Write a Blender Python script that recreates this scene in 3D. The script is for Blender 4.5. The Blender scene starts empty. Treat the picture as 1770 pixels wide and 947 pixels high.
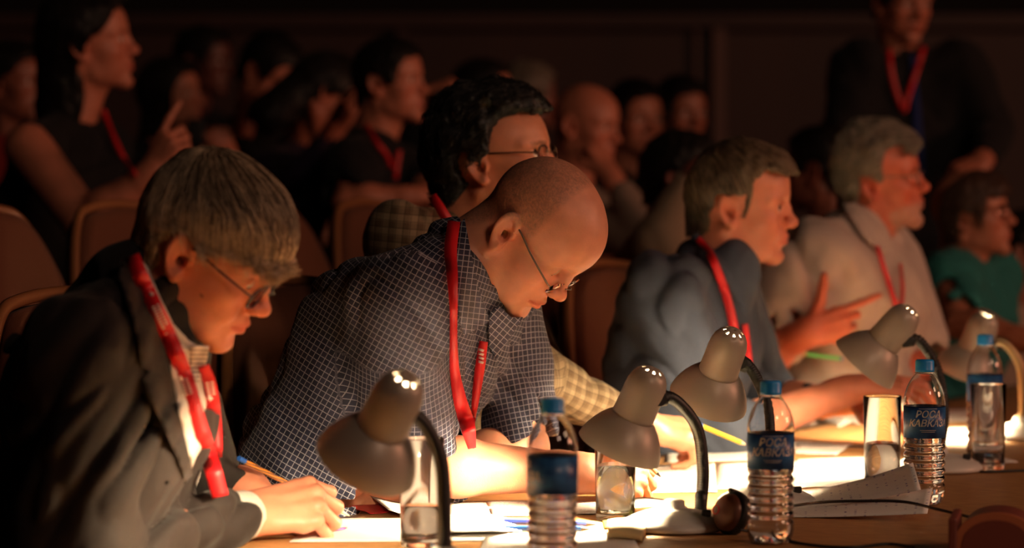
# Hall at night: jury at a long table lit by desk lamps
import bpy, math, random
import numpy as np
from mathutils import Vector, Matrix
C = bpy.context.scene.collection
PI = math.pi
rnd = random.Random(7)
# ------------------------------------------------------------------ camera
F = 4917.0; CXP = 885.0; CYP = 473.5; HORIZON = 323.0; CAMZ = 1.25
PITCH = math.atan((CYP-HORIZON)/F)
cam_data = bpy.data.cameras.new('camera'); cam = bpy.data.objects.new('camera', cam_data); C.objects.link(cam)
cam.location = (0, 0, CAMZ); cam.rotation_euler = (PI/2-PITCH, 0, 0)
cam_data.sensor_width = 36.0; cam_data.lens = F/1770*36.0
cam_data.clip_start = 0.1; cam_data.clip_end = 60
cam_data.dof.use_dof = True; cam_data.dof.focus_distance = 4.4; cam_data.dof.aperture_fstop = 2.8
bpy.context.scene.camera = cam
sc = bpy.context.scene
sc.view_settings.view_transform = 'Standard'; sc.view_settings.look = 'None'
sc.view_settings.exposure = 0.15; sc.view_settings.gamma = 1.0; sc.view_settings.use_curve_mapping = False
sc.cycles.use_denoising = True
sc.cycles.max_bounces = 14; sc.cycles.transmission_bounces = 14; sc.cycles.diffuse_bounces = 4
sc.cycles.transparent_max_bounces = 16; sc.cycles.sample_clamp_indirect = 6.0
sc.cycles.caustics_reflective = False; sc.cycles.caustics_refractive = True; sc.cycles.blur_glossy = 1.0
# ------------------------------------------------------------------ world and stage and fill lights
world = bpy.data.worlds.new('hall_dark'); sc.world = world; world.use_nodes = True
world.node_tree.nodes['Background'].inputs[0].default_value = (0.9, 0.45, 0.3, 1)
world.node_tree.nodes['Background'].inputs[1].default_value = 0.0015
def area(name, loc, target, size, power, color, sy=None):
    d = bpy.data.lights.new(name, 'AREA'); d.energy = power; d.color = color
    d.shape = 'RECTANGLE'; d.size = size; d.size_y = sy or size
    o = bpy.data.objects.new(name, d); C.objects.link(o); o.location = loc
    o.rotation_euler = (Vector(target)-Vector(loc)).to_track_quat('-Z', 'Y').to_euler()
    return o
area('stage_light', (8.5, 4.0, 2.9), (0.0, 7.5, 1.3), 2.5, 150.0, (1.0, 0.40, 0.24), 1.2)
area('front_fill', (3.6, -1.6, 4.2), (0.2, 4.6, 1.1), 1.0, 58.0, (1.0, 0.62, 0.43), 1.0)  # unseen fill light from the upper front, camera side
area('table_fill', (3.4, 3.0, 2.7), (1.25, 4.5, .75), .6, 13.0, (1.0, 0.62, 0.38), .6)  # added fill to brighten the right end of the table
BULB_POWER = 135.0
BULB_COLOR = (1.0, 0.74, 0.44)

def at(px, py, D):
    u = (px-CXP)/F; v = (CYP-py)/F
    cp, sp = math.cos(PITCH), math.sin(PITCH)
    r = np.array([u, cp+v*sp, -sp+v*cp])
    return r*(D/r[1]) + np.array([0, 0, CAMZ])
# ------------------------------------------------------------------ helpers: materials
def mat(name, color=(0.5, 0.5, 0.5), rough=0.6, metal=0.0, **kw):
    m = bpy.data.materials.new(name); m.use_nodes = True
    b = m.node_tree.nodes['Principled BSDF']
    b.inputs['Base Color'].default_value = (*color, 1); b.inputs['Roughness'].default_value = rough
    b.inputs['Metallic'].default_value = metal
    for k, v in kw.items():
        b.inputs[k.replace('_', ' ')].default_value = v
    return m
class NT:
    """tiny wrapper to wire nodes"""
    def __init__(s, m): s.t = m.node_tree; s.b = s.t.nodes.get('Principled BSDF')
    def n(s, kind, **kw):
        nd = s.t.nodes.new(kind)
        for k, v in kw.items():
            if k.startswith('i_'):
                nd.inputs[k[2:].replace('_', ' ')].default_value = v
            else: setattr(nd, k, v)
        return nd
    def l(s, a, b): s.t.links.new(a, b)
    def math(s, op, a, b=None, c=None):
        nd = s.t.nodes.new('ShaderNodeMath'); nd.operation = op
        for i, v in enumerate((a, b, c)):
            if v is None: continue
            if isinstance(v, (int, float)): nd.inputs[i].default_value = v
            else: s.t.links.new(v, nd.inputs[i])
        return nd.outputs[0]
    def mix(s, fac, a, b, blend='MIX'):
        nd = s.t.nodes.new('ShaderNodeMix'); nd.data_type = 'RGBA'; nd.blend_type = blend
        for sock, v in ((nd.inputs[0], fac), (nd.inputs[6], a), (nd.inputs[7], b)):
            if isinstance(v, (int, float)): sock.default_value = v
            elif isinstance(v, tuple): sock.default_value = (*v, 1) if len(v) == 3 else v
            else: s.t.links.new(v, sock)
        return nd.outputs[2]
    def bump(s, h, strength=0.3, dist=0.002):
        nd = s.n('ShaderNodeBump'); nd.inputs['Strength'].default_value = strength
        nd.inputs['Distance'].default_value = dist
        s.l(h, nd.inputs['Height']); s.l(nd.outputs[0], s.b.inputs['Normal']); return nd
# ------------------------------------------------------------------ helpers: objects
def link(name, me, m=None, parent=None):
    o = bpy.data.objects.new(name, me); C.objects.link(o)
    if m is not None and len(me.materials) == 0: me.materials.append(m)
    if parent is not None: o.parent = parent
    return o
def tag(o, label, cat, group=None, kind=None):
    if label: o['label'] = label
    if cat: o['category'] = cat
    if group: o['group'] = group
    if kind: o['kind'] = kind
    return o
def empty(name, loc, label, cat, group=None, rz=0.0):
    o = bpy.data.objects.new(name, None); C.objects.link(o); o.empty_display_size = 0.1
    o.location = tuple(float(v) for v in loc); o.rotation_euler = (0, 0, rz)
    return tag(o, label, cat, group)
def npmesh(name, V, Fq, smooth=True, tris=None):
    V = np.asarray(V, dtype=np.float32); Fq = np.asarray(Fq, dtype=np.int32)
    me = bpy.data.meshes.new(name)
    n = Fq.shape[1] if len(Fq) else 4
    me.vertices.add(len(V)); me.vertices.foreach_set('co', V.ravel())
    me.loops.add(Fq.size); me.loops.foreach_set('vertex_index', Fq.ravel())
    me.polygons.add(len(Fq)); me.polygons.foreach_set('loop_start', np.arange(0, Fq.size, n, dtype=np.int32))
    me.polygons.foreach_set('loop_total', np.full(len(Fq), n, dtype=np.int32))
    if smooth: me.polygons.foreach_set('use_smooth', np.ones(len(Fq), dtype=bool))
    me.update(calc_edges=True); me.validate()
    return me
def vcol(me, col, name='col'):
    a = me.color_attributes.new(name, 'FLOAT_COLOR', 'POINT')
    c = np.ones((len(me.vertices), 4), np.float32); c[:, :3] = col
    a.data.foreach_set('color', c.ravel())
def vvec(me, vec, name='cloth'):
    a = me.attributes.new(name, 'FLOAT_VECTOR', 'POINT')
    a.data.foreach_set('vector', np.asarray(vec, np.float32).ravel())
# ------------------------------------------------------------------ signed distance modelling
f32 = np.float32
def A(*v): return np.array(v, dtype=f32)
def smin(a, b, k):
    h = np.clip(0.5+0.5*(b-a)/k, 0, 1); return b+(a-b)*h-k*h*(1-h)
def smax(a, b, k): return -smin(-a, -b, k)
def unit(v): v = np.asarray(v, float); return v/max(np.linalg.norm(v), 1e-9)
class Sdf:
    def __init__(s): s.ops = []
    def cone(s, a, b, ra, rb=None, k=0.012, op='u', tag=None):
        a = np.asarray(a, f32); b = np.asarray(b, f32); rb = ra if rb is None else rb
        ba = b-a; L2 = float(ba@ba)+1e-12
        def f(P):
            pa = P-a; t = np.clip(pa@ba/L2, 0, 1)
            return np.sqrt(((pa-t[:, None]*ba)**2).sum(1))-(ra+(rb-ra)*t)
        s.ops.append((op, f, (a+b)/2, math.sqrt(L2)/2+max(ra, rb), k)); return s
    def ell(s, c, r, k=0.012, op='u', R=None):
        c = np.asarray(c, f32); r = np.asarray(r, f32)
        Rm = None if R is None else np.asarray(R, f32)
        def f(P):
            q = P-c
            if Rm is not None: q = q@Rm
            k0 = np.sqrt(((q/r)**2).sum(1)); k1 = np.sqrt(((q/(r*r))**2).sum(1))
            return k0*(k0-1)/np.maximum(k1, 1e-6)
        s.ops.append((op, f, c, float(r.max()), k)); return s
    def fn(s, f, c, r, k=0.01, op='u'):
        s.ops.append((op, f, np.asarray(c, f32), r, k)); return s
    def sym(s, kind, *args, **kw):
        for sg in (1, -1):
            a2 = []
            for i, a in enumerate(args):
                if isinstance(a, (tuple, list, np.ndarray)) and len(a) == 3 and not (kind == 'ell' and i == 1):
                    a = (a[0], a[1]*sg, a[2])
                a2.append(a)
            kw2 = dict(kw)
            if kw.get('R') is not None and sg < 0:
                S = np.diag([1, -1, 1]).astype(f32); kw2['R'] = S@kw['R']@S
            getattr(s, kind)(*a2, **kw2)
        return s
    def __call__(s, P, margin=0.02):
        P = np.asarray(P, f32); d = np.full(len(P), 0.3, f32)
        for op, f, c, r, k in s.ops:
            idx = np.nonzero(((P-c)**2).sum(1) < (r+margin+k)**2)[0]
            if not len(idx): continue
            v = f(P[idx])
            if op == 'u': d[idx] = smin(d[idx], v, k)
            elif op == 's': d[idx] = smax(d[idx], -v, k)
            elif op == 'i': d[idx] = smax(d[idx], v, k)
            elif op == 'd': d[idx] += v
        return d
    def bounds(s, pad=0.01):
        lo = np.min([c-r for op, f, c, r, k in s.ops if op == 'u'], 0)-pad
        hi = np.max([c+r for op, f, c, r, k in s.ops if op == 'u'], 0)+pad
        return lo, hi
def surfnets(fn, lo, hi, h, B=6):
    lo = np.asarray(lo, float); hi = np.asarray(hi, float)
    nb = np.maximum(np.ceil((hi-lo)/(h*B)).astype(int), 1)
    g = np.stack(np.meshgrid(*[np.arange(n) for n in nb], indexing='ij'), -1).reshape(-1, 3)
    cen = (lo+(g+0.5)*h*B).astype(f32)
    dc = fn(cen, h*B*1.0+0.01)
    g = g[np.abs(dc) < h*B*0.5*1.7321*1.25+0.004]
    if not len(g): return np.zeros((0, 3)), np.zeros((0, 4), int)
    off = np.stack(np.meshgrid(*[np.arange(B+1)]*3, indexing='ij'), -1).reshape(-1, 3)
    n1 = B+1
    N = nb*B+2
    d = np.empty((len(g), n1**3), f32)
    CH = 1500
    for i in range(0, len(g), CH):
        P = (lo+((g[i:i+CH, None, :]*B+off[None])*h)).astype(f32).reshape(-1, 3)
        d[i:i+CH] = fn(P, 0.012).reshape(-1, n1**3)
    d = d.reshape(-1, n1, n1, n1)
    corners = [(a, b, c) for a in (0, 1) for b in (0, 1) for c in (0, 1)]
    cs = [d[:, a:a+B, b:b+B, c:c+B] for a, b, c in corners]
    neg = sum((x < 0).astype(np.int8) for x in cs)
    cross = (neg > 0) & (neg < 8)
    bi, ci, cj, ck = np.nonzero(cross)
    vals = np.stack([x[bi, ci, cj, ck] for x in cs], 1)
    acc = np.zeros((len(bi), 3)); cnt = np.zeros(len(bi))
    cor = np.array(corners, float)
    for a in range(8):
        for b in range(a+1, 8):
            if np.abs(cor[a]-cor[b]).sum() != 1: continue
            va, vb = vals[:, a], vals[:, b]
            m = (va < 0) != (vb < 0)
            t = np.where(m, va/np.where(m, va-vb, 1), 0)
            acc += np.where(m[:, None], cor[a]+(cor[b]-cor[a])*t[:, None], 0); cnt += m
    cell = g[bi]*B+np.stack([ci, cj, ck], 1)
    V = lo+(cell+acc/np.maximum(cnt, 1)[:, None])*h
    key = (cell[:, 0]*N[1]+cell[:, 1])*N[2]+cell[:, 2]
    order = np.argsort(key); key = key[order]; V = V[order]
    faces = []
    ax = np.eye(3, dtype=int)
    base = d[:, :B, :B, :B]
    for e in range(3):
        u, v = ax[(e+1) % 3], ax[(e+2) % 3]
        sl = [slice(0, B)]*3; sl[e] = slice(1, B+1)
        nxt = d[:, sl[0], sl[1], sl[2]]
        m = (base < 0) != (nxt < 0)
        b_, i_, j_, k_ = np.nonzero(m)
        flip = base[b_, i_, j_, k_] < 0
        c0 = g[b_]*B+np.stack([i_, j_, k_], 1)
        quad = []
        for o in (0*u, -u, -u-v, -v):
            cc = c0+o
            kk = (cc[:, 0]*N[1]+cc[:, 1])*N[2]+cc[:, 2]
            p = np.searchsorted(key, kk); p = np.minimum(p, len(key)-1)
            p = np.where(key[p] == kk, p, -1); quad.append(p)
        q = np.stack(quad, 1)
        ok = (q >= 0).all(1); q = q[ok]; fl = flip[ok]
        q[~fl] = q[~fl][:, ::-1]
        faces.append(q)
    return V, np.concatenate(faces)
# value noise
_rg = np.random.RandomState(3); _tab = _rg.rand(64, 64, 64).astype(f32)
def vnoise(P, freq=10.0, seed=0):
    q = np.asarray(P)*freq+seed*7.31+100.0
    i = np.floor(q).astype(int); f = q-i; f = f*f*(3-2*f); i &= 63; j = (i+1) & 63
    r = 0
    for a in (0, 1):
        wa = f[:, 0] if a else 1-f[:, 0]; ia = (j if a else i)[:, 0]
        for b in (0, 1):
            wb = f[:, 1] if b else 1-f[:, 1]; ib = (j if b else i)[:, 1]
            for c in (0, 1):
                wc = f[:, 2] if c else 1-f[:, 2]; ic = (j if c else i)[:, 2]
                r = r+wa*wb*wc*_tab[ia, ib, ic]
    return r*2-1
def rotm(yaw=0, pitch=0, roll=0):
    """local x = face direction; yaw about z, pitch>0 looks down, roll about x"""
    y, p, r = map(math.radians, (yaw, pitch, roll))
    Rz = np.array([[math.cos(y), -math.sin(y), 0], [math.sin(y), math.cos(y), 0], [0, 0, 1]])
    Ry = np.array([[math.cos(p), 0, math.sin(p)], [0, 1, 0], [-math.sin(p), 0, math.cos(p)]])
    Rx = np.array([[1, 0, 0], [0, math.cos(r), -math.sin(r)], [0, math.sin(r), math.cos(r)]])
    return Rz@Ry@Rx
def axisR(x, up):
    """columns = x, y, z with x given and z near up"""
    x = unit(x); y = unit(np.cross(up, x)); z = np.cross(x, y)
    return np.stack([x, y, z], 1)
# ------------------------------------------------------------------ the head
def crans(p):
    w = p.get('width', 1.0); t = p.get('top', 0.0); fb = p.get('front', 0.0)
    return [((-.007+fb*.3, 0, .040+t*.5), (.091+fb*.3, .075*w, .086+t*.5), .02), ((.030+fb, 0, .046+t*.6), (.066, .060*w, .060+t*.4), .03)]
def head_sdf(p):
    """p: dict of shape settings; head-local metres, +x face, +y the person's left, +z up, origin between the ears"""
    s = Sdf(); g = p.get
    w = g('width', 1.0); fem = g('fem', 0.0)
    for c_, r_, k_ in crans(p): s.ell(c_, r_, k=k_)
    s.ell((.036, 0, -.020), (.054, .056*w, .072), k=.03)
    jw = g('jaw', 1.0)*w*(1-.08*fem)
    s.sym('cone', (.000, .049*jw, -.030), (.012, .045*jw, -.062), .017, .015, k=.02)
    s.sym('cone', (.012, .045*jw, -.062), (.076, .012, -.088), .015, .015, k=.018)
    ch = g('chin', 1.0)
    s.ell((.077+.003*ch, 0, -.090), (.019, .023, .0175*ch), k=.014)
    s.ell((.068, 0, -.054), (.032, .031, .031), k=.018)
    s.sym('ell', (.052, .046*w, -.014), (.028, .018, .019), k=.018)
    s.sym('ell', (.040, .040*w, -.050), (.032, .018, .030), k=.022)
    if g('jowl', 0): s.sym('ell', (.046, .034, -.074), (.026, .016+.004*g('jowl'), .018), k=.022)
    br = g('brow', 1.0)*(1-.5*fem)
    s.sym('cone', (.0855, .010, .0315), (.066, .050, .030), .0085+.0015*br, .008, k=.014)
    s.sym('ell', (.097, .033, .013), (.017, .020, .0135), k=.012, op='s')
    # eye lids
    s.sym('ell', (.0715, .032, .012), (.0150, .0168, .0150), k=.004)
    # nose
    nl = g('nose', 1.0); nh = g('hump', 0.0)
    s.cone((.086, 0, .024), (.096+.004*nh, 0, .006), .0065, .0075, k=.012)
    s.cone((.096+.004*nh, 0, .006), (.1075*nl, 0, -.017), .0070, .0095, k=.008)
    s.ell((.110*nl, 0, -.0195), (.0115, .0110, .0105), k=.006)
    s.sym('ell', (.1005*nl, .0125, -.0235), (.0105, .0065, .0082), k=.006)
    s.cone((.094, 0, -.032), (.108*nl, 0, -.027), .005, .004, k=.006)
    s.sym('ell', (.1055*nl, .0062, -.0325), (.0045, .0028, .0045), k=.003, op='s')
    # nasolabial crease
    if g('crease', 0):
        s.sym('cone', (.093, .021, -.025), (.077, .034, -.056), .0022, .0018, k=.009, op='s')
        s.sym('ell', (.070, .036, -.036), (.018, .012, .018), k=.012)
    # lips
    s.cone((.0985, 0, -.0495), (.0850, .021, -.0555), .0052, .0028, k=.006)
    s.cone((.0985, 0, -.0495), (.0850, -.021, -.0555), .0052, .0028, k=.006)
    s.cone((.0965, 0, -.0620), (.0850, .019, -.0580), .0058, .0030, k=.006)
    s.cone((.0965, 0, -.0620), (.0850, -.019, -.0580), .0058, .0030, k=.006)
    s.sym('cone', (.1060, 0, -.0560), (.0880, .0235, -.0570), .0012, .0014, k=.0035, op='s')
    s.cone((.100, -.012, -.0765), (.100, .012, -.0765), .0045, k=.012, op='s')
    # eye opening
    eo = g('eye_open', 0.0045)
    if eo > 0: s.sym('ell', (.0880, .0325, .0115-g('lid', 0.0)), (.0085, .0150, eo), k=.0018, op='s')
    s.sym('cone', (.0838, .020, .0105-eo), (.079, .044, .0095-eo), .0012, k=.003)
    # ear
    ey = .0735*w
    Re = rotm(0, 0, 0)@np.array([[math.cos(.42), -math.sin(.42), 0], [math.sin(.42), math.cos(.42), 0], [0, 0, 1]])
    Re = rotm(0, -12, 0)@Re      # leans back
    Rl = np.diag([1, 1, 1])@Re
    es = g('ear', 1.0)
    for sg in (1, -1):
        Rr = Rl.copy()
        if sg > 0:                # left ear: mirror
            pass
        S = np.diag([1, sg, 1])
        # frame: columns ex (forward along ear), ey (outward), ez up ; rear edge flares outward
        th = math.radians(17)
        ex = np.array([math.cos(th), -math.sin(th), 0]); eyv = np.array([math.sin(th), math.cos(th), 0])
        tl = math.radians(14)     # lean back
        T = np.array([[math.cos(tl), 0, -math.sin(tl)], [0, 1, 0], [math.sin(tl), 0, math.cos(tl)]])
        R = T@np.stack([ex, eyv, np.array([0, 0, 1.0])], 1)
        R = (S@R).astype(f32)
        c = A(-.012, sg*(ey+.001), .002)
        def ear(P, R=R, c=c, es=es):
            q = (P-c)@R/es; x, y, z = q[:, 0], q[:, 1], q[:, 2]
            zz = z; rx = .0175-.004*np.clip(-(zz)/.03, 0, 1)
            r = np.sqrt((x/rx)**2+(zz/.0315)**2)
            disc = np.sqrt(np.maximum(r-.86, 0)**2*.0004+0)*1.0
            base = np.maximum((r-.95)*.018, np.abs(y-.001)-.0032)
            rim = np.sqrt(((r-.90)*.0185)**2+(y-.0045)**2)-(.0034+.0008*(zz > 0))
            rim = np.where((x > .006) & (zz < .008), rim+.004, rim)
            anti = np.sqrt(((np.sqrt(((x-.001)/.011)**2+((zz+.001)/.020)**2)-.92)*.012)**2+(y-.0030)**2)-.0024
            anti = np.where(x > .004, anti+.003, anti)
            lobe = np.sqrt((x-.003)**2+(y-.002)**2*2+(zz+.027)**2)-.0085
            trag = np.sqrt((x-.014)**2+(y-.002)**2+(zz+.004)**2)-.0050
            dd = smin(base, rim, .003); dd = smin(dd, anti, .003); dd = smin(dd, lobe, .006); dd = smin(dd, trag, .004)
            conch = np.sqrt(((x-.004)/.0080)**2+((zz+.005)/.0120)**2+((y-.004)/.0055)**2)-1
            dd = smax(dd, -conch*.006, .0025)
            return dd*es*.8
        s.fn(ear, c, .036*es, k=.005)
    return s
def poly_sd(x, z, pts):
    """signed distance to a closed polygon (negative inside)"""
    pts = np.asarray(pts, float); n = len(pts)
    d = np.full(len(x), 1e9); s = np.ones(len(x))
    for i in range(n):
        a = pts[i]; b = pts[i-1]
        ex, ez = b-a; wx = x-a[0]; wz = z-a[1]
        t = np.clip((wx*ex+wz*ez)/(ex*ex+ez*ez), 0, 1)
        d = np.minimum(d, (wx-ex*t)**2+(wz-ez*t)**2)
        c1 = z >= a[1]; c2 = z < b[1]; c3 = ex*wz > ez*wx
        s = np.where((c1 & c2 & c3) | (~c1 & ~c2 & ~c3), -s, s)
    return s*np.sqrt(d)
# ------------------------------------------------------------------ people
EAR = np.array([-.010, -.078, .002])
def skin_mat(name, rough=0.45, sss=0.12):
    m = mat(name, (0.5, 0.3, 0.2), rough); n = NT(m)
    a = n.n('ShaderNodeAttribute', attribute_name='col')
    tc = n.n('ShaderNodeTexCoord')
    no = n.n('ShaderNodeTexNoise', i_Scale=55.0, i_Detail=4.0); n.l(tc.outputs['Object'], no.inputs['Vector'])
    f = n.math('MULTIPLY_ADD', no.outputs[0], 0.24, 0.88)
    c = n.mix(1.0, a.outputs['Color'], (1, 1, 1), 'MULTIPLY')
    vm = n.n('ShaderNodeVectorMath', operation='SCALE'); n.l(c, vm.inputs[0]); n.l(f, vm.inputs['Scale'])
    n.l(vm.outputs[0], n.b.inputs['Base Color'])
    n.b.inputs['Subsurface Weight'].default_value = sss
    n.b.inputs['Subsurface Radius'].default_value = (1.0, 0.3, 0.15); n.b.inputs['Subsurface Scale'].default_value = 0.008
    n2 = n.n('ShaderNodeTexNoise', i_Scale=420.0, i_Detail=3.0); n.l(tc.outputs['Object'], n2.inputs['Vector'])
    n.bump(n2.outputs[0], 0.25, 0.0012)
    return m
SKIN = skin_mat('skin'); SKIN_FAR = skin_mat('skin_far', sss=0.0)
EYE = mat('eye_white', (0.75, 0.68, 0.62), 0.15); IRIS = mat('iris', (0.03, 0.02, 0.015), 0.1)
LENS = mat('lens_glass', (1, 1, 1), 0.0, Transmission_Weight=1.0, IOR=1.06)
def cloth_mat(name, color, color2=None, kind='plain', rough=0.85, scale=1.0, sheen=0.04):
    m = mat(name, color, rough); n = NT(m)
    n.b.inputs['Sheen Weight'].default_value = sheen
    n.b.inputs['Specular IOR Level'].default_value = 0.25
    at_ = n.n('ShaderNodeAttribute', attribute_name='cloth')
    sp = n.n('ShaderNodeSeparateXYZ'); n.l(at_.outputs['Vector'], sp.inputs[0])
    u, v = sp.outputs[0], sp.outputs[1]
    tc = n.n('ShaderNodeTexCoord')
    no = n.n('ShaderNodeTexNoise', i_Scale=600.0, i_Detail=2.0); n.l(tc.outputs['Object'], no.inputs['Vector'])
    big = n.n('ShaderNodeTexNoise', i_Scale=18.0, i_Detail=5.0); n.l(tc.outputs['Object'], big.inputs['Vector'])
    def band(x, period, width):
        fr = n.math('FRACT', n.math('DIVIDE', x, period))
        return n.math('LESS_THAN', fr, width)
    if kind == 'grid':
        P = 0.0084*scale
        l1 = band(u, P, 0.12); l2 = band(v, P, 0.12)
        fac = n.math('MAXIMUM', l1, l2)
        fac = n.math('MULTIPLY', fac, 0.85)
        # every other line a little bluer and darker like the woven check
        c0 = n.mix(n.math('MULTIPLY', n.math('ADD', band(u, P*2, 0.5), band(v, P*2, 0.5)), 0.22), color, tuple(min(1, x*2.2+.01) for x in color))
        n.l(n.mix(fac, c0, color2), n.b.inputs['Base Color'])
    elif kind == 'plaid':
        P = 0.030*scale
        c0 = n.mix(n.math('MULTIPLY', n.math('ADD', band(u, P, 0.45), band(v, P, 0.45)), 0.48), color2, color)
        l = n.math('MAXIMUM', band(u, P*.5, 0.10), band(v, P*.5, 0.10))
        n.l(n.mix(n.math('MULTIPLY', l, .7), c0, tuple(x*.25 for x in color)), n.b.inputs['Base Color'])
    elif kind == 'stripe':
        n.l(n.mix(n.math('MULTIPLY', band(v, .006*scale, 0.35), 1.0), color, color2), n.b.inputs['Base Color'])
    else:
        c2 = tuple(x*.75 for x in color)
        n.l(n.mix(no.outputs[0], color, c2), n.b.inputs['Base Color'])
    h = n.math('ADD', n.math('MULTIPLY', no.outputs[0], 0.25), n.math('MULTIPLY', big.outputs[0], 3.0))
    n.bump(h, 0.5, 0.002)
    return m
def hair_mat(name, c1, c2, rough=0.5):
    m = mat(name, c1, rough); n = NT(m)
    a = n.n('ShaderNodeAttribute', attribute_name='cloth')
    no = n.n('ShaderNodeTexNoise', i_Scale=1.0, i_Detail=3.0)
    vm = n.n('ShaderNodeVectorMath', operation='MULTIPLY'); vm.inputs[1].default_value = (22, 22, 22)
    tc = n.n('ShaderNodeTexCoord')
    n.l(tc.outputs['Object'], vm.inputs[0]); n.l(vm.outputs[0], no.inputs['Vector'])
    sp = n.n('ShaderNodeSeparateXYZ'); n.l(a.outputs['Vector'], sp.inputs[0])
    f = n.math('ADD', n.math('MULTIPLY', n.math('SUBTRACT', no.outputs[0], 0.5), .7), sp.outputs[0])
    cl = n.n('ShaderNodeClamp'); n.l(f, cl.inputs[0])
    n.l(n.mix(cl.outputs[0], c1, c2), n.b.inputs['Base Color'])
    n.b.inputs['Specular IOR Level'].default_value = 0.3
    return m
def dotfn(sdf, P, eps=.002):
    P = np.asarray(P, f32); g = np.zeros((len(P), 3))
    for i in range(3):
        e = np.zeros(3, f32); e[i] = eps
        g[:, i] = sdf(P+e, .05)-sdf(P-e, .05)
    return g/np.maximum(np.linalg.norm(g, axis=1), 1e-9)[:, None]
def cast(px, py, sdf, D0, off=0.0, span=0.5):
    """depth at which the camera ray through (px,py) meets the surface grown by off (closest approach when it misses)"""
    px = np.asarray(px, float); py = np.asarray(py, float); n = len(px)
    u = (px-CXP)/F; v = (CYP-py)/F; cp, sp = math.cos(PITCH), math.sin(PITCH)
    r = np.stack([u, cp+v*sp, -sp+v*cp], 1); r = r/r[:, 1:2]
    o = np.array([0, 0, CAMZ])
    D = np.full(n, D0-span); best = np.full(n, 9.0); bD = D.copy(); done = np.zeros(n, bool)
    for it in range(120):
        P = o+r*D[:, None]; d = sdf(P, .12)-off
        m = (~done) & (d < best); best = np.where(m, d, best); bD = np.where(m, D, bD)
        done |= (d < .0006) | (D > D0+span)
        D = np.where(done, D, D+np.clip(d*.8, .0008, .08))
        if done.all(): break
    return o+r*bD[:, None], best
def inside(poly, x, y): return poly_sd(np.asarray(x, float), np.asarray(y, float), poly) < 0
def drape(name, poly, sdf, D0, m, parent, off=.004, thick=.003, step=7.0, cloth_scale=1.0, fade=None, base=(0, 0, 0), relax=3, cl=None):
    from mathutils.geometry import delaunay_2d_cdt
    pts = []
    n = len(poly)
    for i in range(n):
        a = np.array(poly[i], float); b = np.array(poly[(i+1) % n], float)
        k = max(1, int(np.linalg.norm(b-a)/step))
        for j in range(k): pts.append(a+(b-a)*j/k)
    nb = len(pts); edges = [(i, (i+1) % nb) for i in range(nb)]
    lo = np.min(pts, 0); hi = np.max(pts, 0)
    gx, gy = np.meshgrid(np.arange(lo[0]+step/2, hi[0], step), np.arange(lo[1]+step/2, hi[1], step))
    gx = gx.ravel(); gy = gy.ravel()
    if len(gx):
        sd = poly_sd(gx, gy, pts); k = sd < -step*.4
        pts += [np.array(p) for p in zip(gx[k], gy[k])]
    vs, es, fs, *_ = delaunay_2d_cdt([Vector((float(p[0]), float(p[1]))) for p in pts], edges, [list(range(nb))], 1, 1e-4)
    vx = np.array([[p.x, p.y] for p in vs])
    W, best = cast(vx[:, 0], vx[:, 1], sdf, D0, off)
    # smooth depth along rays
    nbr = [[] for _ in vs]
    for e in es: nbr[e[0]].append(e[1]); nbr[e[1]].append(e[0])
    D = W[:, 1].copy()
    for _ in range(relax): D = np.array([(D[i]+np.mean(D[nbr[i]]))/2 if nbr[i] else D[i] for i in range(len(D))])
    W = np.array([at(vx[i, 0], vx[i, 1], D[i]) for i in range(len(D))])
    nv = len(W)
    dirn = W-np.array([0, 0, CAMZ]); dirn /= np.linalg.norm(dirn, axis=1)[:, None]
    V = np.concatenate([W, W+dirn*thick])-np.asarray(base)
    T = [list(f) for f in fs if len(f) == 3]
    # outline edges
    cnt = {}
    for f in T:
        for a, b in ((0, 1), (1, 2), (2, 0)): cnt[(f[a], f[b])] = 1
    be = [(a, b) for (a, b) in cnt if (b, a) not in cnt]
    tri = []
    def area2(f): a, b, c = vx[f[0]], vx[f[1]], vx[f[2]]; return (b[0]-a[0])*(c[1]-a[1])-(b[1]-a[1])*(c[0]-a[0])
    flip = area2(T[0]) < 0
    for f in T:
        f = f[::-1] if not flip else f
        tri.append(f); tri.append([x+nv for x in f[::-1]])
    for a, b in be:
        if not flip: a, b = b, a
        tri.append([b, a, a+nv]); tri.append([b, a+nv, b+nv])
    me = npmesh(name, V, np.array(tri), smooth=True)
    s = D0/F*cloth_scale
    uv = np.concatenate([vx, vx])*s
    if cl is not None:
        c_, s_ = math.cos(cl), math.sin(cl); uv = np.stack([uv[:, 0]*c_+uv[:, 1]*s_, -uv[:, 0]*s_+uv[:, 1]*c_], 1)
    vvec(me, np.concatenate([uv, np.zeros((2*nv, 1))], 1))
    return link(name, me, m, parent)
def spline(pts, n=12):
    """Catmull-Rom through points (any dimension)"""
    P = np.array([np.array(p, float) for p in pts]); P = np.concatenate([[2*P[0]-P[1]], P, [2*P[-1]-P[-2]]])
    out = []
    for i in range(1, len(P)-2):
        for j in range(n):
            t = j/n
            out.append(.5*((2*P[i])+(-P[i-1]+P[i+1])*t+(2*P[i-1]-5*P[i]+4*P[i+1]-P[i+2])*t*t+(-P[i-1]+3*P[i]-3*P[i+1]+P[i+2])*t**3))
    out.append(P[-2]); return np.array(out)
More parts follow.
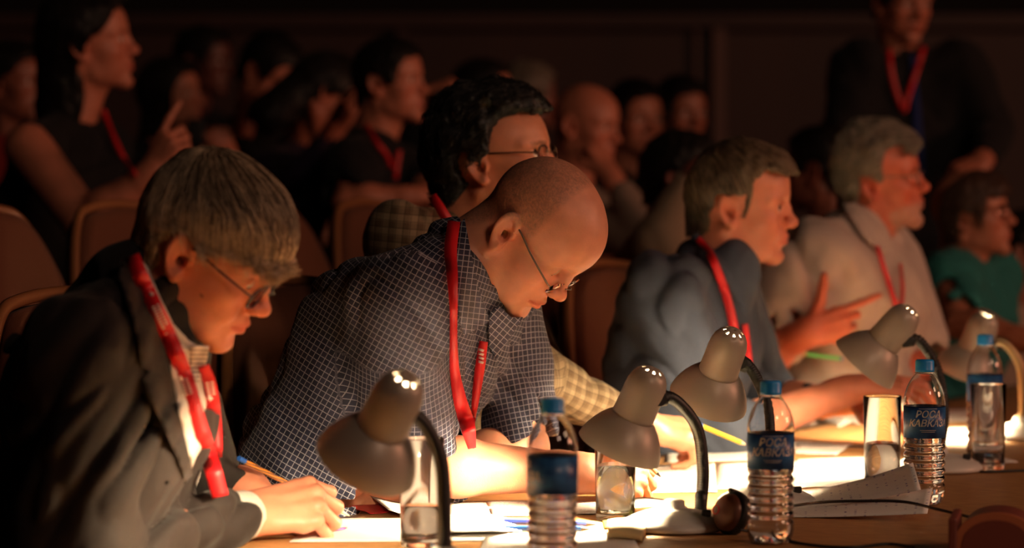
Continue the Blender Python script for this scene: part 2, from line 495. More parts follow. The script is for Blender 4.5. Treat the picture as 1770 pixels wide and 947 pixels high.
def ribbon(name, pts, sdf, D0, m, parent, off=.006, thick=.0012, base=(0, 0, 0), n=10):
    """pts: (px, py, width_px, D or None): band lying on the surface"""
    q = spline([(p[0], p[1], p[2]) for p in pts], n)
    t = np.gradient(q[:, :2], axis=0); t /= np.linalg.norm(t, axis=1)[:, None]; nn = np.stack([-t[:, 1], t[:, 0]], 1)
    L = q[:, :2]+nn*q[:, 2:3]/2; R = q[:, :2]-nn*q[:, 2:3]/2; Cc = q[:, :2]
    W, b = cast(Cc[:, 0], Cc[:, 1], sdf, D0, off) if sdf is not None else (np.zeros((len(q), 3)), 0)
    D = W[:, 1].copy()
    fixed = [(i*n, p[3]) for i, p in enumerate(pts) if len(p) > 3 and p[3] is not None]
    if fixed:
        idx = np.arange(len(q))
        k0 = fixed[0][0]
        if sdf is None: D = np.interp(idx, [k for k, _ in fixed], [d for _, d in fixed])
        else:
            ks = [k for k, _ in fixed]; ds = [d for _, d in fixed]
            m_ = idx >= k0; D[m_] = np.interp(idx[m_], ks, ds)
    for _ in range(4): D[1:-1] = (D[:-2]+2*D[1:-1]+D[2:])/4
    def lift(X): return np.array([at(x, y, d) for (x, y), d in zip(X, D)])
    l, r = lift(L), lift(R); back = unit(np.array(at(pts[0][0], pts[0][1], D0))-np.array([0, 0, CAMZ]))*thick
    ring = np.stack([l, r, r+back, l+back], 1)-np.asarray(base)
    V = ring.reshape(-1, 3); Fq = []
    for i in range(len(q)-1):
        for j in range(4):
            a = i*4+j; b_ = i*4+(j+1) % 4; Fq.append([a, b_, b_+4, a+4])
    Fq.append([0, 3, 2, 1]); k = (len(q)-1)*4; Fq.append([k, k+1, k+2, k+3])
    me = npmesh(name, V, np.array(Fq), smooth=False)
    return link(name, me, m, parent)
def tube(path, r, seg=10, cap=True):
    """(V, F) of a tube along points; r scalar or list"""
    P = np.array([np.asarray(p, float) for p in path]); n = len(P)
    r = np.full(n, r) if np.isscalar(r) else np.asarray(r, float)
    t = np.gradient(P, axis=0); t /= np.maximum(np.linalg.norm(t, axis=1), 1e-9)[:, None]
    ref = np.array([0, 0, 1.0]) if abs(t[0][2]) < .9 else np.array([1.0, 0, 0])
    u = unit(np.cross(ref, t[0])); V = []
    for i in range(n):
        u = unit(u-t[i]*(u@t[i])); w = np.cross(t[i], u)
        for k in range(seg):
            a = 2*PI*k/seg; V.append(P[i]+r[i]*(math.cos(a)*u+math.sin(a)*w))
    Fq = [[i*seg+k, i*seg+(k+1) % seg, (i+1)*seg+(k+1) % seg, (i+1)*seg+k] for i in range(n-1) for k in range(seg)]
    if cap:
        V += [P[0], P[-1]]; a, b = len(V)-2, len(V)-1
        for k in range(0, seg):
            Fq.append([a, (k+1) % seg, k, k]); Fq.append([b, (n-1)*seg+k, (n-1)*seg+(k+1) % seg, (n-1)*seg+(k+1) % seg])
    return np.array(V), Fq
def mesh_quads(name, parts, smooth=True, flat_from=None):
    V = []; Fs = []; o = 0
    for v, f in parts:
        V.append(np.asarray(v, float)); Fs += [[i+o for i in dict.fromkeys(q)] for q in f]; o += len(v)
    me = bpy.data.meshes.new(name); me.from_pydata(np.concatenate(V).tolist(), [], Fs)
    if smooth: me.polygons.foreach_set('use_smooth', [True]*len(me.polygons))
    me.update(); return me
# ---- hands
def hand_bones(curls=((25, 35, 20),)*4, spread=(8, 2, -4, -10), thumb=((.022, .024, -.010), (.052, .046, -.024), (.076, .046, -.034), (.094, .038, -.040)), size=1.0):
    """right hand, x towards fingers, y towards the thumb side, z back of hand -> list of (a,b,ra,rb,k)"""
    B = []
    base = [(.086, .028, .000), (.090, .009, .003), (.086, -.011, .001), (.077, -.029, -.004)]
    ln = [(.043, .026, .021), (.047, .030, .022), (.043, .028, .021), (.034, .020, .019)]
    rr = [(.0092, .0084, .0076, .0066), (.0094, .0086, .0078, .0066), (.0090, .0082, .0074, .0062), (.0080, .0072, .0066, .0056)]
    wr = [(.004, .018, 0), (.004, .006, .002), (.004, -.008, .001), (.004, -.018, -.002)]
    for i in range(4):
        B.append((wr[i], base[i], .0150 if i < 3 else .0140, .0102 if i < 3 else .0095, .009)); B.append((base[i], base[i], .0108, .0108, .004))
        p = np.array(base[i], float); a = 0.0; sp = math.radians(spread[i])
        for j in range(3):
            a += math.radians(curls[i % len(curls)][j])
            d = np.array([math.cos(a)*math.cos(sp), math.cos(a)*math.sin(sp), -math.sin(a)])
            q = p+d*ln[i][j]; B.append((tuple(p), tuple(q), rr[i][j], rr[i][j+1], .0022)); B.append((tuple(q), tuple(q), rr[i][j+1]*1.07, rr[i][j+1]*1.07, .003)) if j < 2 else None; p = q
    for a, b in zip(base[:-1], base[1:]):
        a2 = np.array(a)-np.array([.016, 0, .003]); b2 = np.array(b)-np.array([.016, 0, .003])
        B.append((tuple(a2), tuple(b2), .0105, .0105, .008))
    B.append(((.03, -.015, -.008), (.065, -.018, -.008), .013, .012, .012))
    rt = (.0150, .0130, .0108, .0082)
    for j in range(3): B.append((thumb[j], thumb[j+1], rt[j], rt[j+1], .009 if j == 0 else .004))
    size = size or 1.0
    return [(np.array(a)*size, np.array(b)*size, ra*size, rb*size, k) for a, b, ra, rb, k in B]
def arm_sdf(el, wr, Rh, bones, left=False, r0=.043, r1=.026, sh=None, rs=.050):
    s = Sdf(); wr = np.asarray(wr, float)
    el = np.asarray(el, float)
    if sh is not None: s.cone(sh, el+(np.asarray(sh)-el)*.04, rs*1.12, .050, k=.02)
    mid = el+(wr-el)*.30
    s.cone(el, mid, r0*.95, r0, k=.02); s.cone(mid, el+(wr-el)*.93, r0, r1, k=.02)
    # flat wrist
    s.cone(el+(wr-el)*.85+Rh[:, 1]*.008, wr+Rh[:, 0]*.012+Rh[:, 1]*.010, r1*.82, r1*.74, k=.02)
    s.cone(el+(wr-el)*.85-Rh[:, 1]*.008, wr+Rh[:, 0]*.012-Rh[:, 1]*.010, r1*.82, r1*.74, k=.02)
    S = np.array([1, -1, 1]) if left else np.array([1, 1, 1])
    for a, b, ra, rb, k in bones:
        s.cone(wr+Rh@(a*S), wr+Rh@(b*S), ra, rb, k=k)
    return s
def prims_uv(P, bones):
    """cloth coordinates from the nearest bone: (along, around, id)"""
    P = np.asarray(P); best = np.full(len(P), 9.0); out = np.zeros((len(P), 3))
    for i, bn in enumerate(bones):
        a, b, r, ref = bn[:4]; planar = i == 0
        a = np.asarray(a, float); b = np.asarray(b, float); ax = b-a; L = np.linalg.norm(ax); ax = ax/L
        pa = P-a; t = pa@ax; tc = np.clip(t, 0, L)
        rad = pa-tc[:, None]*ax; dist = np.linalg.norm(rad, axis=1)-r
        e1 = unit(np.asarray(ref, float)-ax*(ax@np.asarray(ref, float))); e2 = np.cross(ax, e1)
        ang = np.arctan2(pa@e2, pa@e1)
        if planar:      # body panel: laid flat across the side of the torso
            d1 = pa@e1; v = pa@e2+np.where(np.abs(pa@e2) > r, .0, 0)+.35*np.abs(np.minimum(d1, r)-r)*np.sign(pa@e2)
            out[:] = np.stack([t, v, np.zeros(len(P))], 1)
            best[:] = .0; continue
        m = (t > 0) & (dist < r*.22)
        out[m] = np.stack([t, ang*r, np.full(len(P), i*1.0)], 1)[m]
    return out
CACHE = {}
def make_head(hp, neck_local, h):
    s = head_sdf(hp)
    nb, nr = neck_local
    nb = np.asarray(nb, float)
    s.cone((-.030, 0, -.035), (-.030, 0, -.035)+(nb-np.array([-.030, 0, -.035]))*.98, .052*nr, .058*nr, k=.022)
    s.cone((.022, 0, -.070), nb+np.array([.015, 0, 0]), .030*nr, .042*nr, k=.03)
    # neck tendons
    s.sym('cone', (-.020, .058, -.045), (nb[0]+.045, nb[1]*0+.018, nb[2]+.01), .010, .010, k=.02)
    if hp.get('noise', 0):
        a = hp['noise']
        s.fn(lambda P: vnoise(P, 45, 1)*a+vnoise(P*np.array([1, 1, 2.2]), 90, 2)*a*.5, (0, 0, 0), .3, op='d')
    return s
def cran(P, hp):
    w = hp.get('width', 1.0)
    s = Sdf()
    for c_, r_, k_ in crans(hp): s.ell(c_, r_, k=k_)
    s.ell((.036, 0, -.020), (.054, .056*w, .072), k=.03); s.cone((-.030, 0, -.035), (-.06, 0, -.15), .052, .056, k=.022)
    return s(P, .1)
class Person:
    pass
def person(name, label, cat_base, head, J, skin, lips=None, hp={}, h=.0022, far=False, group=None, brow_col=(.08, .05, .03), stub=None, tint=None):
    """head: dict(ear, D, yaw, pitch, roll, s). J: joints in world metres. returns Person with frames and skin mesh list"""
    p = Person(); p.far = far
    p.base = np.asarray(cat_base, float)
    p.root = empty(name, p.base, label, 'person', group)
    R = rotm(head.get('yaw', 0), head.get('pitch', 0), head.get('roll', 0)); sc_ = head.get('s', 1.0)
    p.R, p.s = R, sc_
    p.t = at(*head['o'], head['D'])
    p.J = J; p.hp = hp; p.sdf = Sdf()
    nbl = R.T@(J['neck']-p.t)/sc_
    s = make_head(hp, (nbl, head.get('neck_r', 1.0)), h)
    lo, hi = s.bounds()
    V, Fq = surfnets(s, lo, hi, h)
    base = np.array(skin, float)*np.array([1.04, .80, .70]); col = np.tile(base, (len(V), 1))
    x, y, z = V.T; ay = np.abs(y)
    def blob(cx, cy, cz, r, c, st=1.0):
        w = np.exp(-(((x-cx)**2+(ay-cy)**2+(z-cz)**2)/(r*r)))[:, None]*st
        col[:] = col*(1-w)+np.array(c)*w
    red = base*np.array([1.02, .72, .66])
    blob(.108, 0, -.02, .022, red, .6); blob(.075, .045, -.02, .03, red, .45); blob(-.01, .08, .0, .03, red, .55)
    lipc = np.array(lips) if lips is not None else base*np.array([.82, .48, .48])
    lipm = np.clip(1-np.sqrt(((z+.0565)/.0105)**2+(ay/.025)**2), 0, 1)**.5*(x > .080)
    lipm = np.clip(lipm*1.6, 0, .85)[:, None]; col = col*(1-lipm)+lipc*lipm
    # brows
    zb = .030-.16*(ay-.03)**2*10+head.get('browz', 0)
    bm = np.clip(1-((z-zb)/.0048)**2, 0, 1)*np.clip((ay-.010)/.004, 0, 1)*np.clip((.052-ay)/.008, 0, 1)*(x > .05)
    bm = bm*(.55+.45*vnoise(V, 400, 5)); bm = np.clip(bm, 0, 1)[:, None]*head.get('brow_w', .8)
    col = col*(1-bm)+np.array(brow_col)*bm
    if stub:
        pts, c, w0 = stub
        sd = poly_sd(x, z, pts); w = np.clip(-sd/.012, 0, 1)*(w0*(.75+.5*vnoise(V, 500, 9)))
        w = np.clip(w, 0, 1)[:, None]; col = col*(1-w)+np.array(c)*w
    mot = 1+.07*vnoise(V, 60, 4)[:, None]*np.array([.6, 1, 1]); col = np.clip(col*mot, 0, 1)
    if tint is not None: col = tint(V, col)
    p.hl = s
    p.V = [(V*sc_)@R.T+p.t]; p.F = [Fq]; p.C = [col]; p.skin = base
    Rf = R.astype(f32); tf = p.t.astype(f32)
    def whead(P): return s(((P-tf)@Rf)/sc_, .3)*sc_
    p.whead = whead
    p.all = Sdf(); p.all.fn(whead, p.t, .30, k=.01)
    # eyes
    for sg in (1, -1):
        c = np.array([.0722, .032*sg, .012]); g = head.get('gaze', (1, 0, 0)); g = unit(g)
        parts = []
        v, f = uvsphere(.0145, 20, 14)
        ey = link('eye', mesh_quads('eye', [(((v+c)*sc_)@R.T+p.t-p.base, f)]), EYE, p.root)
        v, f = uvsphere(.0062, 14, 8); Rg = axisR(g, (0, 0, 1))
        v = (v*np.array([.35, 1, 1]))@Rg.T+g*.0130
        ir = link('iris', mesh_quads('iris', [(((v+c)*sc_)@R.T+p.t-p.base, f)]), IRIS, ey)
    return p
def uvsphere(r, nu=24, nv=16, sc=(1, 1, 1)):
    V = []; Fq = []
    for j in range(nv+1):
        th = PI*j/nv
        for i in range(nu):
            a = 2*PI*i/nu; V.append((r*math.sin(th)*math.cos(a)*sc[0], r*math.sin(th)*math.sin(a)*sc[1], r*math.cos(th)*sc[2]))
    for j in range(nv):
        for i in range(nu):
            Fq.append([j*nu+i, (j+1)*nu+i, (j+1)*nu+(i+1) % nu, j*nu+(i+1) % nu])
    return np.array(V), Fq
def add_skin(p, sdf, h=.002, col=None, nails=True):
    V, Fq = surfnets(sdf, *sdf.bounds(), h)
    c = np.tile(np.array(col if col is not None else p.skin), (len(V), 1))
    c *= 1+.08*vnoise(V, 50, 3)[:, None]
    p.V.append(V); p.F.append(Fq); p.C.append(np.clip(c, 0, 1))
    for o in sdf.ops: p.all.ops.append(o)
def finish_body(p):
    V = np.concatenate(p.V)-p.base; o = 0; Fs = []
    for v, f in zip(p.V, p.F): Fs.append(f+o); o += len(v)
    me = npmesh('body', V, np.concatenate(Fs)); vcol(me, np.concatenate(p.C))
    p.body = link('body', me, SKIN_FAR if p.far else SKIN, p.root); return p.body
def garment(p, name, sdf, m, h, bones=None, cut=None, label=None, disp=None):
    """cloth shell from an sdf"""
    if disp: sdf.fn(disp, p.J['chest'], 3.0, op='d')
    V, Fq = surfnets(sdf, *sdf.bounds(), h)
    me = npmesh(name, V-p.base, Fq)
    vvec(me, prims_uv(V, bones) if bones else V)
    o = link(name, me, m, p.root)
    for op in sdf.ops: p.all.ops.append(op)
    return o
def torso_ops(s, J, w=1.0, r=1.0, k=.05, front=0.0):
    hip, chest, neck, sR, sL = (np.asarray(J[q], float) for q in ('hip', 'chest', 'neck', 'shR', 'shL'))
    lat = unit(sL-sR); up = unit(chest-hip); fwd = np.cross(lat, up)*-1
    fwd = unit(np.cross(up, lat)*-1)
    for sg in (-1, 1):
        s.cone(hip+lat*sg*.065*w, chest+lat*sg*.070*w, .115*r, .108*r, k=k)
        sh = sL if sg > 0 else sR
        s.cone(chest+lat*sg*.07*w, sh-lat*sg*.03, .10*r, .066*r, k=k)
        s.cone(neck-up*.015, sh-lat*sg*.02, .052*r, .060*r, k=.04)
    s.cone(neck-up*.02, chest, .06*r, .11*r, k=k)
    if front: s.ell(hip+(chest-hip)*.35+fwd*.03, (.13*r+front, .14*w, .13), k=.06)
    return s
def legs(p, m, shoe_m, floor=0.0, h=.014):
    J = p.J; hip = np.asarray(J['hip'], float); lat = unit(np.asarray(J['shL'])-np.asarray(J['shR'])); lat[2] = 0; lat = unit(lat)
    fw = unit(np.cross(lat, (0, 0, 1)))
    zf = J.get('floor', floor)
    seat = hip.copy(); seat[2] = J.get('seatz', zf+.57)
    s = Sdf()
    s.cone(hip, seat, .125, .13, k=.05)
    for sg in (-1, 1):
        a = seat+lat*sg*.085; kn = a+fw*.42+lat*sg*.04; kn[2] = zf+.53; an = kn+fw*.02; an[2] = zf+.10
        s.cone(a, kn, .088, .062, k=.03); s.cone(kn, an, .058, .046, k=.03)
    V, Fq = surfnets(s, *s.bounds(), h)
    me = npmesh('trousers', V-p.base, Fq); vvec(me, V); link('trousers', me, m, p.root)
    for sg in (-1, 1):
        a = seat+lat*sg*.085; an = a+fw*.44+lat*sg*.04; an[2] = zf+.05
        b = Sdf(); b.cone(an-fw*.03, an+fw*.15, .045, .038, k=.02); b.ell(an+(0, 0, .03), (.05, .05, .05), k=.03)
        b.fn(lambda P, zf=zf: zf+.002-P[:, 2], an, .3, op='i', k=.004)
        V, Fq = surfnets(b, *b.bounds(), .01); link('shoe', npmesh('shoe', V-p.base, Fq), shoe_m, p.root)
def hair(p, m, pts, thick, h=.0025, strands=1500, flow=None, slen=.045, disp=.0016, name='hair', srad=.0007, tone=None, sides=None, kk=.008, vol=None, curl=0.0):
    """pts: polygon in head-local (x,z); thick: function of local P or number"""
    hp = p.hp
    def f(P):
        d = cran(P, hp); th = thick(P) if callable(thick) else thick
        d = d-th
        pd = poly_sd(P[:, 0], P[:, 2], pts)
        d = smax(d, pd.astype(f32), kk)
        if vol is not None: d = smin(d, vol(P), .02)
        d = d+disp*vnoise(P@np.diag([1, 1, .35]).astype(f32), 160, 6)+disp*1.4*vnoise(P, 60, 8)
        # stay clear of the inside
        return d.astype(f32)
    s = Sdf(); s.fn(f, (0, 0, .0), .26, k=.001)
    V, Fq = surfnets(s, (-.17, -.13, -.20), (.16, .13, .20), h)
    parts = [(V, Fq)]
    tn = [np.full(len(V), .1)]
    if strands and len(V):
        rs = np.random.RandomState(11)
        idx = rs.randint(0, len(V), strands); P = V[idx].astype(float)
        out = cran(P.astype(f32), hp) > .002; P = P[out]; n = len(P)
        L = slen*(.6+.8*rs.rand(n)); K = 7; path = [P.copy()]; ph = rs.rand(n)*6.28
        hh = rs.rand(n)*.0022
        for k in range(K):
            d = flow(P) if flow else (P-np.array([-.05, 0, .12]))
            d = d+rs.randn(n, 3)*.10*np.linalg.norm(d, axis=1)[:, None]
            g = dotfn(lambda Q, mm=0: f(Q), P)
            d = d-g*(d*g).sum(1)[:, None]; d /= np.maximum(np.linalg.norm(d, axis=1), 1e-6)[:, None]
            if curl: 
                e = np.cross(d, g); d = d+curl*e*np.sin(ph+k*1.7)[:, None]
            P = P+d*(L/K)[:, None]
            v = f(P.astype(f32)); v = np.clip(v, -.006, .006)
            P = P-g*(v-hh)[:, None]
            path.append(P.copy())
        path = np.stack(path, 1)      # n,K+1,3
        t = np.gradient(path, axis=1); t /= np.maximum(np.linalg.norm(t, axis=2), 1e-9)[..., None]
        g = rs.randn(n, 1, 3); u = np.cross(t, g); u /= np.maximum(np.linalg.norm(u, axis=2), 1e-9)[..., None]; w = np.cross(t, u)
        rad = srad*np.linspace(1, .25, K+1)[None, :, None]*(.7+.6*rs.rand(n, 1, 1))
        ring = np.stack([path+rad*(math.cos(a)*u+math.sin(a)*w) for a in (0, 2.094, 4.189)], 2)
        sv = ring.reshape(-1, 3); b = np.arange(n)[:, None, None]*(K+1)*3; i = np.arange(K)[None, :, None]*3; j = np.arange(3)[None, None, :]
        a0 = b+i+j; a1 = b+i+(j+1) % 3
        sf = np.stack([a0, a1, a1+3, a0+3], -1).reshape(-1, 4)
        parts.append((sv, sf)); tn.append(np.repeat(rs.rand(n)*1.0, (K+1)*3))
    VV = np.concatenate([a for a, _ in parts]); FF = []; o = 0
    for a, b in parts: FF.append(np.asarray(b)+o); o += len(a)
    W = (VV*p.s)@p.R.T+p.t-p.base
    me = npmesh(name, W, np.concatenate(FF)); T = np.concatenate(tn)
    if tone is not None: T = T+tone(VV)
    vvec(me, np.stack([T, T, T], 1))
    return link(name, me, m, p.root)
def lanyard_mat():
    m = mat('lanyard_red', (0.62, 0.012, 0.018), 0.45); return m
LANY = lanyard_mat(); PRINT = mat('lanyard_print', (.85, .7, .65), .6)
def px_local(p, head, pts):
    """pixel outline -> head-local (x,z) on the middle plane"""
    out = []; s = F/head['D']
    for q in pts:
        a, b = q[:2]; y = q[2] if len(q) > 2 else 0.0
        w = np.array([(a-head['o'][0])/s, -(b-head['o'][1])/s])
        # solve for local x,z with y=0
        M = np.array([[p.R[0, 0], p.R[0, 2]], [p.R[2, 0], p.R[2, 2]]])*p.s
        w = w*(1-.9*abs(y)/head['D']*0)-np.array([p.R[0, 1], p.R[2, 1]])*y*p.s
        l = np.linalg.solve(M, w); out.append((l[0], l[1]))
    return out
def glasses(p, m, rim=True, slide=(0, 0), far_bits=True, lw=.026, lh=.017, lens_m=None, temple_z=.022):
    """spectacles resting on the nose and ears"""
    bx, bz = .101+slide[0], .010+slide[1]
    def W(v): return (np.asarray(v, float)*p.s)@p.R.T+p.t-p.base
    g = link('spectacles', mesh_quads('spectacles', [(lambda v, f: (W(v), f))(*tube(spline([(bx+.004, -.010, bz+.004), (bx+.008, 0, bz+.007), (bx+.004, .010, bz+.004)], 6), .0012, 8))]), m, p.root)
    for sg in (1, -1):
        c = np.array([bx-.002, sg*.033, bz]); wrap = .10
        ring = []
        for k in range(29):
            a = 2*PI*k/28; ca, sa = math.cos(a), math.sin(a)
            yy = lw*abs(ca)**.8*(1 if ca > 0 else -1); zz = lh*abs(sa)**.8*(1 if sa > 0 else -1)
            ring.append(c+np.array([-abs(yy*sg+.01*1)*wrap+zz*.10, yy, zz]))
        if rim:
            v, f = tube(ring, .0019, 6, cap=False); link('rim', mesh_quads('rim', [(W(v), f)]), m, g)
        rr = np.array(ring[:-1]); n = len(rr)
        V = np.concatenate([[c], rr, [c+np.array([-.0012, 0, 0])], rr+np.array([-.0012, 0, 0])])
        Fq = []
        for k in range(n):
            a, b = 1+k, 1+(k+1) % n
            Fq += [[0, a, b], [n+1, n+1+b, n+1+a], [a, n+1+a, n+1+b], [a, n+1+b, b]]
        link('lens', npmesh('lens', W(V), np.array(Fq), smooth=False), lens_m or LENS, g)
        hinge = c+np.array([-.004, sg*(lw+.001), .004])
        pth = spline([hinge, hinge+np.array([-.012, sg*.006, .003]), (.045, sg*.0745, (hinge[2]+temple_z)/2+.002), (.004, sg*.0765, temple_z), (-.014, sg*.0765, temple_z-.006), (-.024, sg*.076, temple_z-.026)], 6)
        v, f = tube(pth, .0016, 6); link('temple', mesh_quads('temple', [(W(v), f)]), m, g)
    return g
# ------------------------------------------------------------------ shared cloth
DARK_TROUSERS = cloth_mat('dark_trousers', (.02, .02, .024)); SHOE = mat('shoe_leather', (.02, .014, .01), .35)
def nm(*v): return np.array(v, float)
def foldfn(amp, f1, R=None, seed=1, stretch=(1, .35, 1)):
    S = np.diag(stretch).astype(f32)
    def f(P):
        q = P if R is None else P@np.asarray(R, f32)
        a = vnoise(q@S, f1, seed); b = vnoise(q@S, f1*2.3, seed+5)
        r = (1-np.abs(a))**3*amp*1.3-amp*.5+b*amp*.35
        return r.astype(f32)
    return f
# ================================================================== writer in the dark jacket
def writer_in_jacket():
    head = dict(o=(352, 438), D=3.82, yaw=-8, pitch=33, roll=9, s=.985, gaze=(.75, -.1, -.65), neck_r=1.12, brow_w=.35)
    hd = dict(crease=1, jowl=1.2, eye_open=.0022, noise=.0006, top=.004, lid=.002)
    J = dict(hip=at(95, 1180, 3.85), chest=at(190, 720, 3.84), neck=at(268, 505, 3.84), shR=at(150, 590, 3.66), shL=at(250, 600, 4.03))
    p = person('person', 'grey-haired man in dark jacket and spectacles, writing with a pencil at the table edge', nm(-.66, 3.85, 0), head, J,
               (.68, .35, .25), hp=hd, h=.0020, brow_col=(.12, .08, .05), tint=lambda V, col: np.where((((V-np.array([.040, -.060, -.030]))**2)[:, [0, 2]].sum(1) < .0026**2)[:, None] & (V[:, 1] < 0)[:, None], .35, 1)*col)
    # arms
    elR = at(120, 965, 3.66); wrR = at(433, 888, 4.00)
    Rh = axisR(at(533, 868, 4.03)-wrR, (.10, -.68, .72))
    bones = hand_bones(size=1.13, curls=((42, 66, 34), (50, 70, 36), (56, 74, 38), (60, 76, 42)), spread=(7, 1, -6, -13),
                       thumb=((.020, .022, -.012), (.050, .036, -.032), (.074, .026, -.046), (.094, .014, -.052)))
    add_skin(p, arm_sdf(elR, wrR, Rh, bones, r0=.034, r1=.027), .0016)
    elL = at(365, 850, 4.16); wrL = at(425, 838, 4.14)
    RhL = axisR(at(500, 880, 4.12)-wrL, (0, 0, 1))
    add_skin(p, arm_sdf(elL, wrL, RhL, hand_bones(curls=((25, 30, 20),)*4), left=True, r0=.034), .0022)
    core = Sdf(); core.cone(J['neck'], J['chest'], .042, .055, k=.02); core.cone(J['chest'], J['hip'], .055, .06, k=.02)
    core.cone(J['shR'], elR, .036, .036, k=.02); core.cone(J['shR'], J['shL'], .04, .04, k=.03); core.cone(J['shL'], elL, .036, .036, k=.02)
    add_skin(p, core, .010)
    # jacket
    s = Sdf(); torso_ops(s, J, w=1.0, r=1.06, k=.06)
    s.cone(J['neck']+nm(-.03, 0, -.02), J['chest']+nm(-.03, 0, .05), .085, .12, k=.05)
    s.cone(J['shR'], elR, .074, .064, k=.035); s.cone(elR, wrR+(elR-wrR)*.10, .062, .043, k=.03)
    s.cone(J['shL'], elL, .066, .055, k=.03); s.cone(elL, wrL+(elL-wrL)*.1, .052, .040, k=.03)
    c = wrR+(elR-wrR)*.10; ax = unit(wrR-elR)
    s.fn(lambda P: (P-A(*c))@A(*ax), c, .09, op='i', k=.003)
    nk = J['neck']; hd_dir = unit(p.t+p.R@nm(-.03, 0, -.04)*p.s-nk)
    s.cone(nk+hd_dir*.015, nk+hd_dir*.14, .060, .075, k=.008, op='s')
    uvb = [(J['hip'], J['neck'], .13, (0, -1, 0)), (J['shR']+(elR-J['shR'])*.25, elR, .07, (0, -1, 0)), (elR, wrR, .05, (0, -1, 0)), (J['shL'], elL, .06, (0, -1, 0))]
    fl = foldfn(.0175, 10.0, rotm(0, 35, 0), 3, (1, .8, .45)); fl2 = foldfn(.0100, 17, rotm(0, -40, 20), 8, (.4, 1, 1))
    JM = cloth_mat('charcoal_wool', (.0165, .0118, .0112), rough=.8, sheen=.06)
    garment(p, 'jacket', s, JM, .0042, uvb, disp=lambda P: fl(P)+fl2(P))
    # white cuffs
    for el, wr, r in ((elR, wrR, .036), (elL, wrL, .034)):
        ax = unit(wr-el); b = Sdf(); b.cone(wr-ax*.055, wr-ax*.012, r+.002, r-.001, k=.004); b.cone(wr-ax*.08, wr+ax*.02, r-.004, r-.004, k=.001, op='s')
        for q, sg in ((wr-ax*.008, 1), (wr-ax*.05, -1)): b.fn(lambda P, q=q, sg=sg, ax=ax: ((P-A(*q))@A(*ax))*sg, q, .08, op='i', k=.002)
        garment(p, 'shirt_cuff', b, WHITE_SHIRT, .002)
    SH = p.all
    # shirt front, collar and lapels
    drape('shirt_front', [(306, 590), (352, 612), (362, 660), (366, 740), (374, 800), (386, 862), (344, 862), (324, 780), (304, 690), (290, 610)], SH, 3.86, WHITE_SHIRT, p.root, off=.0125, base=p.base, cl=.2)
    drape('shirt_collar', [(243, 448), (256, 462), (276, 512), (300, 560), (326, 588), (352, 604), (340, 652), (318, 640), (292, 582), (262, 520), (240, 466)], SH, 3.86, WHITE_SHIRT, p.root, off=.008, base=p.base)
    drape('collar_leaf', [(330, 596), (362, 597), (358, 622), (342, 664), (326, 640)], SH, 3.86, STRIPE_SHIRT, p.root, off=.016, base=p.base)
    drape('lapel', [(208, 450), (228, 462), (256, 520), (280, 585), (296, 650), (310, 715), (328, 790), (342, 862), (328, 862), (305, 790), (278, 730), (255, 680), (246, 655), (261, 640), (243, 634), (240, 600), (226, 540), (205, 480)], SH, 3.84, JM, p.root, off=.010, thick=.004, base=p.base)
    drape('far_lapel', [(362, 630), (374, 660), (386, 740), (396, 775), (404, 830), (390, 830), (376, 760), (366, 700)], SH, 3.95, JM, p.root, off=.006, thick=.004, base=p.base)
    l = ribbon('lanyard', [(228, 442, 26), (247, 487, 27), (272, 540, 28), (300, 600, 28), (322, 660, 29), (345, 740, 30), (365, 800, 30, 3.84), (381, 858, 29, 3.85)], SH, 3.84, LANY, p.root, off=.019, base=p.base)
    ribbon('lanyard', [(352, 632, 20), (364, 670, 23), (370, 720, 25), (374, 770, 22), (378, 800, 12)], SH, 3.9, LANY, p.root, off=.017, base=p.base)
    for q in ([(268, 528, 12), (276, 548, 13), (290, 574, 13)], [(317, 655, 13), (326, 682, 13)], [(362, 660, 12), (366, 684, 12)]):
        # printed lines: short light dashes along the band
        for off in (-4.2, 4.2):
            a = np.array(q[0][:2], float); b = np.array(q[-1][:2], float); t = unit(b-a); nn = np.array([-t[1], t[0]])
            L = np.linalg.norm(b-a); k = 0
            while k < L:
                w = 3.2; c = a+t*k+nn*off
                ribbon('print_mark', [(c[0], c[1], 6.0), (c[0]+t[0]*w, c[1]+t[1]*w, 6.0)], SH, 3.84, PRINT, l, off=.0215, thick=.0004, base=p.base, n=2); k += 5.0
    for q in ((261, 508), (312, 654), (363, 688)):
        ribbon('print_ring', [(q[0]-3, q[1]-3, 7), (q[0]+3, q[1]+3, 7)], SH, 3.84, PRINT, l, off=.0215, thick=.0004, base=p.base, n=2)
    # hair: fringe combed forward, down to the nape
    hp_ = px_local(p, head, [(228, 462, -.04), (230, 420), (222, 380), (236, 330), (270, 262), (330, 225), (410, 225), (500, 300), (545, 400), (514, 440), (488, 456), (452, 444, -.05), (405, 434, -.07), (372, 428, -.07), (350, 424, -.075), (343, 392, -.075), (300, 386, -.075), (274, 410, -.075), (281, 452, -.07), (262, 478, -.05)])
    def th(P):
        return .009+.005*np.clip((P[:, 2]-.05)/.07, 0, 1)+.005*np.clip(-P[:, 0]/.09, 0, 1)-.003*np.clip(-P[:, 2]/.04, 0, 1)
    hair(p, hair_mat('ash_hair', (.08, .055, .034), (.80, .62, .42)), hp_, th, strands=9000, slen=.085, srad=.0007, disp=.0008,
         flow=lambda P: np.stack([.55+P[:, 0]*2.5, P[:, 1]*3, -.25-(P[:, 2] < .09)*.75-np.clip(-P[:, 0]*8, 0, .6)], 1), tone=lambda V: -.35+.75*np.clip((.10-V[:, 2])/.09, 0, 1))
    glasses(p, mat('dark_frame', (.02, .012, .02), .25), slide=(.003, -.008), lw=.026, lh=.018)
    finish_body(p); legs(p, DARK_TROUSERS, SHOE)
    return p
